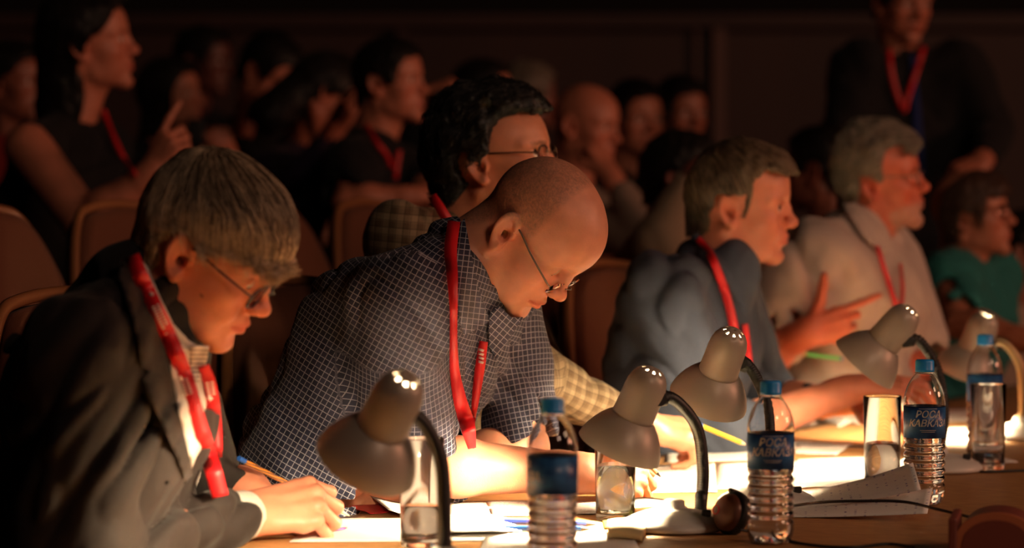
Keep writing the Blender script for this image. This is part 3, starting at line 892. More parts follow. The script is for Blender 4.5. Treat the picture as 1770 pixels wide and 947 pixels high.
WHITE_SHIRT = cloth_mat('white_cotton', (.72, .68, .62)); STRIPE_SHIRT = cloth_mat('striped_cotton', (.75, .72, .68), (.30, .27, .30), 'stripe')
# ================================================================== writer in the checked shirt
def writer_in_check():
    head = dict(o=(912, 404), D=4.5, yaw=-20, pitch=51, roll=5, s=.985, gaze=(.55, -.2, -.8), neck_r=1.12, brow_w=.25)
    hd = dict(crease=.0, jowl=.6, eye_open=.0, front=.010, top=.010, width=1.03, noise=.0003, lid=.002)
    J = dict(hip=at(485, 1030, 4.52), chest=at(695, 590, 4.52), neck=at(800, 455, 4.50), shR=at(690, 526, 4.30), shL=at(850, 520, 4.70))
    stub_pts = [(-.11, -.06), (-.11, .09), (-.04, .15), (.012, .15), (.020, .10), (.028, .055), (.030, .012), (.018, .0), (.004, .024), (-.03, .012), (-.045, -.03), (-.07, -.06)]
    p = person('person', 'shaven-headed man in navy checked shirt leaning low over his papers', nm(-.36, 4.5, 0), head, J,
               (.74, .42, .30), hp=hd, h=.0020, brow_col=(.28, .15, .09), stub=(stub_pts, (.20, .12, .085), .62))
    elR = at(690, 802, 4.42); wrR = at(1020, 818, 4.50)
    Rh = axisR(at(1112, 826, 4.53)-wrR, (.0, -.8, .6))
    bones = hand_bones(curls=((40, 40, 22), (50, 50, 28), (55, 55, 32), (58, 60, 36)), spread=(4, 0, -3, -6),
                       thumb=((.020, .022, -.012), (.050, .036, -.030), (.074, .026, -.044), (.094, .014, -.050)))
    add_skin(p, arm_sdf(elR, wrR, Rh, bones, r0=.045, r1=.029), .0020)
    elL = at(905, 775, 4.66); wrL = at(700, 835, 4.52)
    RhL = axisR(at(640, 858, 4.50)-wrL, (0, -.3, 1))
    add_skin(p, arm_sdf(elL, wrL, RhL, hand_bones(curls=((30, 35, 20),)*4), left=True, r0=.045, r1=.028), .0022)
    core = Sdf(); core.cone(J['neck'], J['chest'], .042, .055, k=.02); core.cone(J['chest'], J['hip'], .055, .06, k=.02)
    core.cone(J['shR'], elR, .036, .038, k=.02); core.cone(J['shR'], J['shL'], .04, .04, k=.03); core.cone(J['shL'], elL, .036, .038, k=.02)
    add_skin(p, core, .010)
    s = Sdf(); torso_ops(s, J, w=1.15, r=1.18, k=.06)
    m_ = (J['hip']+J['chest'])/2
    s.ell(m_+nm(.02, 0, -.03), (.17, .18, .17), k=.08)
    hemR = elR+(J['shR']-elR)*.17
    s.cone(J['shR'], hemR, .079, .083, k=.035)
    ax = unit(hemR-J['shR'])
    hemL = elL+(J['shL']-elL)*.06
    s.cone(J['shL'], hemL, .078, .064, k=.03)
    axl = unit(hemL-J['shL'])
    # hems: cut across and hollow
    for q, a in ((hemR-ax*.0, ax), (hemL, axl)):
        s.fn(lambda P, q=q, a=a: -((P-A(*q))@A(*a)), q, .105, op='s', k=.003)
        s.cone(q-a*.05, q+a*.08, .046, .058, k=.006, op='s')
    nk = J['neck']; hd_dir = unit(p.t+p.R@nm(-.03, 0, -.04)*p.s-nk)
    s.cone(nk+hd_dir*.02, nk+hd_dir*.14, .062, .075, k=.008, op='s')
    uvb = [(J['hip'], J['neck'], .15, (0, -1, 0)), (J['shR']+(elR-J['shR'])*.28, elR, .08, (0, -1, 0)), (J['shL'], elL, .07, (0, -1, 0))]
    f1 = foldfn(.0120, 11, rotm(0, -20, 0), 3, (1, .6, .30)); f2 = foldfn(.0075, 19, rotm(20, 50, 0), 8, (.35, .8, 1))
    CHK = cloth_mat('navy_check', (.012, .014, .032), (.36, .36, .42), 'grid', scale=1.05)
    garment(p, 'shirt', s, CHK, .0040, uvb, disp=lambda P: f1(P)+f2(P))
    SH = p.all
    drape('collar', [(789, 392), (803, 377), (812, 425), (828, 500), (846, 556), (826, 568), (800, 580), (789, 520), (787, 450)], SH, 4.45, CHK, p.root, off=.008, thick=.003, base=p.base, cl=.12)
    drape('far_collar', [(846, 540), (862, 528), (884, 548), (905, 548), (880, 585), (858, 620), (845, 600)], SH, 4.5, CHK, p.root, off=.006, thick=.003, base=p.base, cl=.7)
    l = ribbon('lanyard', [(785, 382, 22), (779, 430, 22), (782, 480, 19), (784, 530, 14), (784, 580, 13), (786, 640, 17), (795, 690, 23), (808, 735, 26, 4.34), (816, 775, 14, 4.36)], SH, 4.42, LANY, p.root, off=.013, base=p.base)
    l2 = ribbon('lanyard', [(836, 590, 15), (829, 640, 17), (822, 690, 13), (818, 730, 7, 4.37), (817, 775, 6, 4.37)], SH, 4.45, LANY, p.root, off=.012, base=p.base)
    for k in range(4):
        y = 603+k*7; ribbon('print_mark', [(832+rnd.random(), y, 10), (831, y+4, 9)], SH, 4.45, PRINT, l2, off=.0145, thick=.0004, base=p.base, n=2)
    glasses(p, mat('steel_frame', (.12, .09, .07), .3, .8), rim=False, slide=(.006, -.016), lw=.024, lh=.0135, lens_m=mat('clear_lens', (1, 1, 1), .02, Transmission_Weight=1.0, IOR=1.25))
    finish_body(p); legs(p, DARK_TROUSERS, SHOE)
    return p
# ================================================================== generic sitter
def flow_back(P): return np.stack([-.7+P[:, 0]*0, P[:, 1]*5, -.35-np.clip(-P[:, 0]*9, -.2, 1)], 1)
def flow_fwd(P): return np.stack([.5+P[:, 0]*2, P[:, 1]*4, -.3-(P[:, 2] < .09)*.6], 1)
def flow_down(P): return np.stack([P[:, 0]*3-.2, P[:, 1]*4, -.9+0*P[:, 0]], 1)
def sitter(name, label, base, head, hd, J, skin, cloth, arms=(), h=.0028, far=False, fold=(.010, 10, .007, 17), w=1.0, r=1.0,
           short=None, sleeve_r=(.072, .062), hair_spec=None, spec=None, lany=None, brow=(.06, .04, .03), group=None, tro=True, gh=.006, front=0.0, cloth_name='shirt', stub=None, bare=False, collar=None, holds=None):
    """arms: list of dict(side, el, wr, aim, up, curls...) in world metres"""
    p = person(name, label, base, head, J, skin, hp=hd, h=h, brow_col=brow, far=far, group=group, stub=stub)
    p.wr = {}
    core = Sdf(); core.cone(J['neck'], J['chest'], .042, .055, k=.02); core.cone(J['chest'], J['hip'], .055, .06, k=.02)
    core.cone(J['shR'], J['shL'], .03, .03, k=.02)
    for a in arms:
        sh = J['shR'] if a['side'] == 'R' else J['shL']
        Rh = axisR(a['aim']-a['wr'], a.get('up', (0, 0, 1)))
        kw = {}
        if 'curls' in a: kw['curls'] = a['curls']
        if 'thumb' in a: kw['thumb'] = a['thumb']
        if 'spread' in a: kw['spread'] = a['spread']
        add_skin(p, arm_sdf(a['el'], a['wr'], Rh, hand_bones(**kw), left=a['side'] == 'L', r0=.030 if (short is None and not bare and a.get('cuff', .12) < .5) else a.get('r0', .042), r1=.027, sh=sh if bare else None, rs=.055 if not bare else .052), a.get('h', .0024) if not far else .004)
        core.cone(sh, a['el'], .036, .036, k=.02)
    add_skin(p, core, .012)
    s = Sdf(); torso_ops(s, J, w=w, r=r, k=.06, front=front)
    uvb = [(J['hip'], J['neck'], .14, (0, -1, 0))]
    if not bare:
        for a in arms:
            sh = J['shR'] if a['side'] == 'R' else J['shL']; el, wr = a['el'], a['wr']
            if short is not None:
                q = sh+(el-sh)*short; s.cone(sh, q, sleeve_r[0], sleeve_r[1]*1.1, k=.03); ax = unit(q-sh)
                s.cone(q-ax*.03, q+ax*.06, sleeve_r[1]*.80, sleeve_r[1]*.95, k=.005, op='s')
            else:
                q = a.get('cuff', .12); q = wr+(el-wr)*q
                s.cone(sh, el, sleeve_r[0], sleeve_r[1], k=.03); s.cone(el, q, sleeve_r[1], .036, k=.025); ax = unit(wr-el)
                s.cone(q-ax*.01, q+ax*.06, .031, .036, k=.004, op='s'); 
                uvb.append((el, wr, .05, (0, -1, 0)))
            uvb.append((sh+(el-sh)*.25, el, .065, (0, -1, 0)))
        if not arms:
            pass
    nk = J['neck']; hd_dir = unit(p.t+p.R@nm(-.03, 0, -.04)*p.s-nk)
    s.cone(nk+hd_dir*.02, nk+hd_dir*.14, .060, .072, k=.008, op='s')
    f1 = foldfn(fold[0], fold[1], rotm(0, -20, 0), 3, (1, .6, .4)); f2 = foldfn(fold[2], fold[3], rotm(20, 50, 0), 8, (.4, .8, 1))
    garment(p, cloth_name, s, cloth, gh, uvb, disp=lambda P: f1(P)+f2(P))
    if hair_spec: hair(p, hair_spec['mat'], px_local(p, head, hair_spec['px']) if 'px' in hair_spec else hair_spec['loc'], hair_spec.get('th', .012), strands=hair_spec.get('n', 1500),
                       flow=hair_spec.get('flow', flow_back), slen=hair_spec.get('len', .04), h=hair_spec.get('h', .003), vol=hair_spec.get('vol'), srad=hair_spec.get('srad', .0008), curl=hair_spec.get('curl', 0), disp=hair_spec.get('disp', .0018), tone=hair_spec.get('tone'))
    if spec: glasses(p, **spec)
    if collar is not None:
        drape('collar', collar, p.all, head['D'], cloth, p.root, off=.010, thick=.003, base=p.base)
    for q in (lany or ()):
        ribbon('lanyard', q, p.all, head['D'], LANY, p.root, off=.014, base=p.base)
    finish_body(p)
    if tro: legs(p, DARK_TROUSERS, SHOE, h=.02)
    return p
PEN_GRIP = ((48, 45, 22), (54, 52, 28), (58, 58, 32), (60, 62, 36))
PEN_THUMB = ((.020, .022, -.012), (.050, .036, -.030), (.074, .026, -.044), (.094, .014, -.050))
BLACK_HAIR = hair_mat('black_hair', (.006, .006, .006), (.03, .028, .026), .4)
GREY_HAIR = hair_mat('grey_hair', (.10, .085, .065), (.42, .36, .28)); BROWN_HAIR = hair_mat('brown_grey_hair', (.045, .032, .022), (.30, .21, .135))
DARK_HAIR = hair_mat('dark_hair', (.006, .005, .004), (.02, .014, .011), .5)
def man_in_plaid():
    head = dict(o=(858, 289), D=5.02, yaw=-16, pitch=-8, roll=0, s=1.0, gaze=(.9, -.3, .25), neck_r=1.1, brow_w=.9)
    J = dict(hip=at(745, 1000, 5.05), chest=at(772, 550, 5.05), neck=at(798, 395, 5.04), shR=at(704, 424, 4.88), shL=at(850, 480, 5.2))
    arms = [dict(side='R', el=at(900, 640, 4.80), wr=at(1120, 738, 4.98), aim=at(1215, 752, 5.02), up=(.2, -.5, .8), curls=PEN_GRIP, thumb=PEN_THUMB, cuff=.16)]
    pl = cloth_mat('brown_plaid', (.10, .065, .035), (.27, .20, .12), 'plaid', scale=.8)
    return sitter('person', 'black-haired man in brown plaid shirt and thin spectacles, partly behind the shaven-headed man', nm(-.17, 5.05, 0), head,
        dict(eye_open=.0048, width=1.03), J, (.66, .36, .235), pl, arms, gh=.0045, w=1.0, r=1.05,
        hair_spec=dict(mat=BLACK_HAIR, px=[(748, 322), (722, 290), (735, 230), (760, 170), (800, 130), (870, 125), (935, 150), (950, 190), (915, 192), (882, 200), (872, 230), (868, 262), (850, 282), (832, 262, -.03), (800, 262, -.06), (790, 280, -.06), (806, 318, -.06), (800, 345, -.04), (770, 345)],
                       th=lambda P: .022+.012*np.clip(-P[:, 0]/.09, 0, 1)+.008*np.clip((P[:, 2]-.08)/.05, 0, 1), n=3500, len=.06, curl=.3, flow=flow_back, disp=.004),
        spec=dict(m=mat('thin_frame', (.06, .03, .02), .3, .8), rim=True, slide=(0, -.003)), brow=(.02, .015, .01),
        lany=[[(747, 338, 15), (758, 355, 17), (776, 384, 18), (800, 420, 18)]])
def man_in_blue():
    head = dict(o=(1275, 357), D=5.5, yaw=-9, pitch=5.6, roll=9, s=.985, gaze=(.9, -.3, .05), neck_r=1.1, brow_w=.35)
    J = dict(hip=at(1125, 920, 5.5), chest=at(1180, 600, 5.5), neck=at(1245, 455, 5.5), shR=at(1140, 512, 5.32), shL=at(1240, 500, 5.68))
    arms = [dict(side='R', el=at(1245, 755, 5.38), wr=at(1480, 668, 5.48), aim=at(1570, 664, 5.5), up=(0, -.3, 1), cuff=.66, r0=.040, curls=((10, 15, 10), (15, 20, 12), (20, 25, 15), (25, 28, 18))),
            dict(side='L', el=at(1330, 700, 5.75), wr=at(1480, 690, 5.62), aim=at(1560, 708, 5.55), up=(0, 0, 1), cuff=.5, curls=((20, 30, 20), (24, 34, 22), (30, 36, 22), (34, 36, 22)))]
    bl = cloth_mat('slate_blue_cotton', (.045, .056, .085))
    return sitter('person', 'grey-brown-haired man in plain slate blue shirt with red lanyard, gazing up to the right', nm(.30, 5.5, 0), head,
        dict(crease=1, jowl=.3, eye_open=.0048, noise=.0006, width=.98), J, (.70, .34, .235), bl, arms, gh=.005, w=1.05, r=1.08, fold=(.014, 10, .009, 17),
        hair_spec=dict(mat=BROWN_HAIR, px=[(1190, 400), (1180, 350), (1192, 300), (1215, 262), (1270, 235), (1340, 240), (1385, 262), (1378, 298), (1350, 292), (1325, 285), (1308, 300), (1300, 330, -.04), (1292, 355, -.06), (1280, 372, -.07), (1284, 336, -.07), (1234, 334, -.07), (1222, 370, -.06), (1225, 405, -.04)],
                       th=lambda P: .010+.008*np.clip((P[:, 0]-.05)/.03, 0, 1)+.004*np.clip(-P[:, 0]/.09, 0, 1), n=3000, len=.03, flow=flow_fwd, tone=lambda V: -.15+.5*np.clip((V[:, 0]+.02)/.08, 0, 1)), brow=(.2, .12, .08),
        collar=[(1192, 408), (1206, 402), (1232, 430), (1262, 462), (1285, 500), (1290, 545), (1262, 500), (1225, 450)],
        lany=[[(1206, 412, 12), (1228, 440, 14), (1245, 480, 15), (1258, 520, 15), (1268, 560, 15), (1274, 600, 14)], [(1288, 560, 10), (1292, 600, 12), (1296, 640, 12)]])
def man_in_white():
    head = dict(o=(1513, 316), D=6.3, yaw=-9, pitch=-5, roll=8, s=.98, gaze=(.95, -.2, .1), neck_r=1.15, brow_w=.4)
    J = dict(hip=at(1430, 800, 6.3), chest=at(1480, 520, 6.3), neck=at(1490, 400, 6.3), shR=at(1405, 450, 6.1), shL=at(1530, 440, 6.48))
    arms = [dict(side='R', el=at(1308, 620, 6.05), wr=at(1392, 575, 5.98), aim=at(1455, 560, 5.98), up=(-.1, -1, 0), curls=((5, 12, 8), (55, 60, 30), (65, 65, 35), (70, 65, 35)), thumb=((.022, .024, -.005), (.045, .055, -.006), (.058, .085, -.002), (.066, .108, .004)), r0=.046),
            dict(side='L', el=at(1590, 640, 6.4), wr=at(1500, 640, 6.2), aim=at(1440, 628, 6.12), up=(0, -.5, 1), curls=PEN_GRIP, thumb=PEN_THUMB)]
    wh = cloth_mat('cream_cotton', (.62, .52, .45))
    return sitter('person', 'white-haired bearded man in cream short-sleeved shirt, gesturing with one hand', nm(.72, 6.3, 0), head,
        dict(eye_open=.004, jowl=.6, width=1.03, chin=1.25), J, (.56, .19, .12), wh, arms, gh=.006, w=1.15, r=1.15, short=.72, sleeve_r=(.078, .075), front=.03, collar=[(1455, 352), (1478, 350), (1500, 380), (1530, 402), (1545, 430), (1528, 440), (1490, 410)], fold=(.014, 9, .009, 14),
        hair_spec=dict(mat=GREY_HAIR, px=[(1455, 350), (1438, 300), (1440, 245), (1470, 205), (1530, 190), (1580, 205), (1592, 245), (1580, 262), (1555, 240), (1530, 248), (1524, 280), (1522, 310, -.06), (1512, 318, -.07), (1500, 300, -.07), (1482, 305, -.07), (1478, 340, -.06), (1480, 362, -.04)],
                       th=lambda P: .022+.004*np.clip(-P[:, 0]/.09, 0, 1), n=2500, len=.045, curl=.4, disp=.003), brow=(.3, .22, .16),
        spec=dict(m=mat('pale_frame', (.2, .15, .12), .4), rim=True), stub=([(.06, -.045), (.11, -.045), (.115, -.12), (.03, -.12), (.02, -.06)], (.48, .36, .28), .75),
        lany=[[(1516, 425, 8), (1530, 470, 9), (1545, 515, 9), (1553, 540, 8)], [(1556, 455, 6), (1560, 500, 7), (1556, 540, 7)]])
def woman_in_teal():
    head = dict(o=(1676, 377), D=7.0, yaw=-17, pitch=-6, roll=3, s=.93, gaze=(.9, -.3, .1), brow_w=.5)
    J = dict(hip=at(1610, 800, 7.0), chest=at(1660, 560, 7.0), neck=at(1662, 455, 7.0), shR=at(1640, 485, 6.83), shL=at(1720, 480, 7.15))
    arms = [dict(side='R', el=at(1660, 560, 6.72), wr=at(1775, 590, 6.6), aim=at(1850, 600, 6.55))]
    te = cloth_mat('teal_jersey', (.02, .16, .15))
    return sitter('person', 'brown-haired woman in teal top and glasses at the far end of the table', nm(1.05, 7.0, 0), head,
        dict(eye_open=.004, fem=.8), J, (.42, .20, .13), te, arms, h=.004, gh=.008, short=.6, far=True, sleeve_r=(.062, .058),
        hair_spec=dict(mat=hair_mat('auburn_hair', (.03, .014, .009), (.10, .05, .03)), px=[(1640, 420), (1630, 370), (1640, 325), (1680, 295), (1730, 300), (1745, 330), (1730, 340), (1710, 335), (1700, 360, -.05), (1690, 395, -.06), (1680, 370, -.07), (1655, 365, -.07), (1655, 420, -.05)], th=.020, n=900, len=.05),
        spec=dict(m=mat('dark_plastic', (.05, .03, .03), .3), rim=True))
# ------------------------------------------------------------------ things on the table
TZ = 0.75
def tp(px, py, z=TZ):
    """point where the camera ray meets the height z"""
    a = at(px, py, 1.0); o = np.array([0, 0, CAMZ]); d = a-o
    return o+d*((z-CAMZ)/d[2])
def lathe(prof, seg=48, axis_off=(0, 0, 0), mod=None):
    V = []; n = len(prof)
    for r, z in prof:
        for k in range(seg):
            a = 2*PI*k/seg; rr = r*(mod(a, z) if mod else 1); V.append((rr*math.cos(a), rr*math.sin(a), z))
    Fq = [[i*seg+k, i*seg+(k+1) % seg, (i+1)*seg+(k+1) % seg, (i+1)*seg+k] for i in range(n-1) for k in range(seg)]
    return np.array(V), Fq
def box(c, s, R=None, bev=0.0):
    c = np.asarray(c, float); V = np.array([[x, y, z] for x in (-.5, .5) for y in (-.5, .5) for z in (-.5, .5)])*np.asarray(s, float)
    if R is not None: V = V@np.asarray(R).T
    return V+c, [[0, 1, 3, 2], [4, 6, 7, 5], [0, 4, 5, 1], [2, 3, 7, 6], [0, 2, 6, 4], [1, 5, 7, 3]]
def bevel(o, w, seg=2):
    b = o.modifiers.new('bevel', 'BEVEL'); b.width = w; b.segments = seg; b.limit_method = 'ANGLE'; return o
# ---- lamps
LAMP_GREY = mat('lamp_grey_enamel', (.40, .355, .295), .40, .15); LAMP_IN = mat('lamp_white_inside', (.85, .82, .75), .4)
RUBBER = mat('black_rubber', (.012, .012, .012), .45); BASE_WHITE = mat('lamp_base_enamel', (.62, .60, .56), .35)
BULB = bpy.data.materials.new('bulb_glow'); BULB.use_nodes = True
_n = BULB.node_tree; _n.nodes.clear(); _e = _n.nodes.new('ShaderNodeEmission'); _o = _n.nodes.new('ShaderNodeOutputMaterial'); _n.links.new(_e.outputs[0], _o.inputs[0])
_e.inputs[0].default_value = (*BULB_COLOR, 1); _e.inputs[1].default_value = BULB_POWER*16
SHADE_MESH = {}
def lamp(label, rim, top, neck, foot, scale=1.0, stem=(0, 0), ribbed=False, brass=False, power=1.0, basecol=None):
    """rim/top: (px,py,D) of the mouth centre and crown; neck: list of (px,py,D); foot: pixel on the table and D"""
    ft = at(*foot); ft[2] = TZ
    root = empty('desk_lamp', ft, label, 'desk lamp', 'grey gooseneck desk lamps')
    rc = at(*rim); tc = at(*top); ax = unit(tc-rc); R = axisR((0.0, -1.0, 0.1), ax); z = ax; x = unit(np.cross((0, 1, 0), z)); y = np.cross(z, x)
    R = np.stack([x, y, z], 1)*scale
    seg = 48
    def put(vf): v, f = vf; return (v@R.T+rc-ft, f)
    outer = [(.0640, 0), (.0625, .007), (.0590, .017), (.0530, .029), (.0455, .040), (.0370, .0495), (.0325, .053)]
    inner = [(r-.0015, z) for r, z in outer[::-1]]
    sh = link('lamp_shade', mesh_quads('lamp_shade', [put(lathe(outer, seg)), put(lathe([(.0625, 0), (.0640, 0)], seg))]), LAMP_GREY, root)
    sh.data.materials.append(LAMP_IN); 
    v, f = put(lathe(inner, seg))
    link('shade_lining', mesh_quads('shade_lining', [(v, f)]), LAMP_IN, sh)
    # socket housing with a ring of vent holes
    prof = [(.0325, .051), (.0318, .058), (.0312, .075), (.0308, .095), (.0300, .106), (.0270, .117), (.0225, .1245), (.0170, .1295), (.0118, .1320), (.0060, .1335), (.0001, .1338)]
    v, f = lathe(prof, seg)
    holes = []
    ring = 7
    for k in range(seg):
        if k % 6 in (0, 1) : holes.append(ring*seg+k)
    f2 = [q for i, q in enumerate(f) if i not in holes]
    hs = link('socket_housing', mesh_quads('socket_housing', [put((v, f2))]), LAMP_GREY, root)
    sol = hs.modifiers.new('wall', 'SOLIDIFY'); sol.thickness = .0012; sol.offset = -1
    # bulb: pear shaped
    pr = [(.0001, .028), (.010, .031), (.0170, .039), (.0195, .048), (.0180, .058), (.0140, .068), (.0120, .076), (.0118, .082)]
    bm_ = BULB
    if power != 1.0:
        bm_ = BULB.copy(); bm_.node_tree.nodes['Emission'].inputs[1].default_value *= power
    link('bulb', mesh_quads('bulb', [put(lathe(pr, 24))]), bm_, root)
    link('bulb_socket', mesh_quads('bulb_socket', [put(lathe([(.0135, .080), (.0150, .082), (.0150, .104), (.001, .105)], 24))]), mat('socket_porcelain', (.7, .66, .6), .3), root)
    # gooseneck
    pts = [at(*q)-ft for q in neck]+[np.array([stem[0], stem[1], .045]), np.array([stem[0], stem[1], .012])]
    path = spline(pts, 28); L = np.concatenate([[0], np.cumsum(np.linalg.norm(np.diff(path, axis=0), axis=1))])
    n = 220; tt = np.linspace(0, L[-1], n); P = np.stack([np.interp(tt, L, path[:, i]) for i in range(3)], 1)
    rad = (.0090+(.0009 if ribbed else .00025)*np.sin(tt*2*PI/(.0055 if ribbed else .004))) if n else 0
    link('gooseneck', mesh_quads('gooseneck', [tube(P, rad*scale, 12)]), RUBBER if not brass else mat('brass_neck', (.35, .25, .13), .3, .9), root)
    jr = P[0]; J = axisR(unit(P[3]-P[0]), (0, 0, 1))
    jo = link('swivel_joint', mesh_quads('swivel_joint', [tube([jr-J[:, 0]*.016, jr-J[:, 0]*.004, jr+J[:, 0]*.016], [.013*scale, .0135*scale, .0115*scale], 16), tube([jr-J[:, 1]*.015, jr+J[:, 1]*.015], .011*scale, 14)], smooth=False), RUBBER, root)
    # weighted base, a low dome with a collar
    pb = [(.0001, .002), (.076, .002), (.078, .005), (.077, .010), (.070, .016), (.055, .0235), (.038, .0285), (.020, .031), (.016, .033), (.0155, .042), (.0120, .044), (.0001, .044)]
    v, f = lathe(pb, 56); link('lamp_base', mesh_quads('lamp_base', [(v*scale, f)]), BASE_WHITE, root)
    v, f = lathe([(.0001, 0), (.066, 0), (.068, .002), (.0001, .0022)], 40); link('felt_pad', mesh_quads('felt_pad', [(v*scale, f)]), RUBBER, root)
    v, f = box((.045*scale, -.03*scale, .0275), (.014, .010, .010)); bevel(link('rocker_switch', mesh_quads('rocker_switch', [(v, f)], smooth=False), RUBBER, root), .002)
    return root
# ---- bottles and glasses
PET = mat('clear_plastic', (.97, .98, 1.0), .02, Transmission_Weight=1.0, IOR=1.42)
WATER = mat('water', (1, 1, 1), .0, Transmission_Weight=1.0, IOR=1.33)
GLASS = mat('tumbler_glass', (1, 1, 1), .0, Transmission_Weight=1.0, IOR=1.48)
CAP = mat('blue_cap', (.02, .30, .78), .35); 
def label_mat():
    m = mat('bottle_label', (.01, .06, .22), .35); n = NT(m); tc = n.n('ShaderNodeTexCoord')
    no = n.n('ShaderNodeTexNoise', i_Scale=28.0, i_Detail=4.0); n.l(tc.outputs['Object'], no.inputs['Vector'])
    rp = n.n('ShaderNodeValToRGB'); n.l(no.outputs[0], rp.inputs[0])
    rp.color_ramp.elements[0].position = .42; rp.color_ramp.elements[0].color = (.012, .06, .20, 1)
    rp.color_ramp.elements[1].position = .72; rp.color_ramp.elements[1].color = (.06, .24, .55, 1)
    sp = n.n('ShaderNodeSeparateXYZ'); n.l(tc.outputs['Object'], sp.inputs[0])
    band = n.math('GREATER_THAN', sp.outputs[2], .1545); 
    n.l(n.mix(n.math('MULTIPLY', band, .9), rp.outputs[0], (.006, .02, .07)), n.b.inputs['Base Color']); return m
LABEL = label_mat(); SILVER = mat('label_silver', (.62, .60, .55), .3, .3)
def text_mesh(body, size, font_shear=.25):
    cu = bpy.data.curves.new('lettering', 'FONT'); cu.body = body; cu.size = size; cu.align_x = 'CENTER'; cu.shear = font_shear; cu.offset = size*.018; cu.resolution_u = 3
    o = bpy.data.objects.new('lettering', cu); C.objects.link(o)
    dg = bpy.context.evaluated_depsgraph_get(); me = bpy.data.meshes.new_from_object(o.evaluated_get(dg))
    bpy.data.objects.remove(o); bpy.data.curves.remove(cu)
    V = np.array([v.co[:] for v in me.vertices]); Fs = [list(q.vertices) for q in me.polygons]; bpy.data.meshes.remove(me)
    return V, Fs
def bend(V, r, z0, ang0):
    a = V[:, 0]/r+ang0
    return np.stack([np.cos(a)*r, np.sin(a)*r, V[:, 1]+z0], 1)
BOT = {}
def bottle(label, px, D, ang=-90, level=.150):
    loc = at(px, 500, D); loc[2] = TZ
    if 'src' not in BOT:
        root = empty('water_bottle', loc, label, 'bottle', 'half-litre water bottles with blue caps'); BOT['src'] = root
        ribs = []
        z = .024
        for i in range(6):
            z0 = .026+i*.0125; ribs += [(.0325, z0), (.0327, z0+.0035), (.0318, z0+.0065), (.0300, z0+.0085), (.0300, z0+.0100), (.0318, z0+.0118)]
        prof = [(.0001, .006), (.012, .004), (.020, .0008), (.026, .001), (.0300, .005), (.0322, .012), (.0328, .020)]+ribs+[(.0328, .104), (.0322, .106), (.0322, .156), (.0328, .158), (.0327, .166), (.0310, .176), (.0275, .1865), (.0225, .196), (.0170, .2035), (.0138, .207), (.0130, .210), (.0130, .214)]
        pet = lambda a, z: 1-.07*max(0, 1-z/.018)*(.5+.5*math.cos(5*a))
        inn = [(max(r-.0005, .0001), z+(.0005 if i < 4 else 0)) for i, (r, z) in enumerate(prof)][::-1]
        link('shell', mesh_quads('shell', [lathe(prof+inn, 56, mod=pet)]), PET, root)
        wp = [(max(r-.0008, .0001), z+(.0009 if i < 4 else 0)) for i, (r, z) in enumerate(prof) if z < level]
        wp += [(wp[-1][0], level), (.0001, level)]
        link('water', mesh_quads('water', [lathe(wp, 56, mod=pet)]), WATER, root)
        cp = [(.0001, .2285), (.0125, .2285), (.0142, .2270), (.0146, .2250), (.0148, .2135), (.0150, .2130), (.0150, .2095), (.0132, .2092), (.0132, .2150), (.0001, .2160)]
        link('cap', mesh_quads('cap', [lathe(cp, 60, mod=lambda a, z: 1+(.012 if z > .2135 and z < .2265 else 0)*math.cos(30*a))]), CAP, root)
        link('neck_ring', mesh_quads('neck_ring', [lathe([(.0132, .2065), (.0158, .2070), (.0158, .2085), (.0132, .2088)], 32)]), PET, root)
        lb = link('bottle_label', mesh_quads('bottle_label', [lathe([(.0326, .1065), (.03295, .1065), (.03295, .1560), (.0326, .1560)], 64)]), LABEL, root)
        lr = .0331
        for body, size, z, off in (('РОСА', .0150, .1395, 0), ('КАВКАЗА', .0150, .1255, .002)):
            V, Fs = text_mesh(body, size); V[:, 0] += off; me = bpy.data.meshes.new('lettering'); me.from_pydata(bend(V, lr, z, 0).tolist(), [], Fs)
            link('lettering', me, SILVER, lb)
        for z, w in ((.1190, .026), (.1165, .022), (.1528, .030)):
            xs = np.linspace(-w/2, w/2, 14); V = []; Fq = []
            for i, x in enumerate(xs): V += [(x, 0, 0), (x, .0008, 0)]
            for i in range(13): Fq.append([2*i, 2*i+2, 2*i+3, 2*i+1])
            me = bpy.data.meshes.new('small_print'); me.from_pydata(bend(np.array(V), lr, z, 0).tolist(), [], Fq); link('small_print', me, SILVER, lb)
        r = root
    else:
        r = BOT['src'].copy(); C.objects.link(r)
        for ch in BOT['src'].children:
            c = ch.copy(); C.objects.link(c); c.parent = r
            for g in ch.children: d = g.copy(); C.objects.link(d); d.parent = c
        r['label'] = label
    r.location = tuple(loc); r.rotation_euler = (0, 0, math.radians(ang)); return r
GL = {}
def tumbler(label, px, D, level=.075):
    loc = at(px, 500, D); loc[2] = TZ
    root = empty('tumbler', loc, label, 'glass', 'tall drinking glasses on the table')
    outer = [(.0001, 0), (.0270, 0), (.0285, .0015), (.0290, .006), (.0300, .05), (.0318, .150), (.0313, .1515), (.0303, .150), (.0288, .05), (.0272, .014), (.024, .0115), (.0001, .011)]
    link('glass_body', mesh_quads('glass_body', [lathe(outer, 56)]), GLASS, root)
    def ri(z): return .0274+(z-.014)*(.0303-.0272)/.136
    w = [(.0001, .0112), (.0238, .0117), (.0272, .0142), (ri(level)+.0001, level), (.0001, level)]
    if level > 0: link('water', mesh_quads('water', [lathe(w, 56)]), WATER, root)
    return root
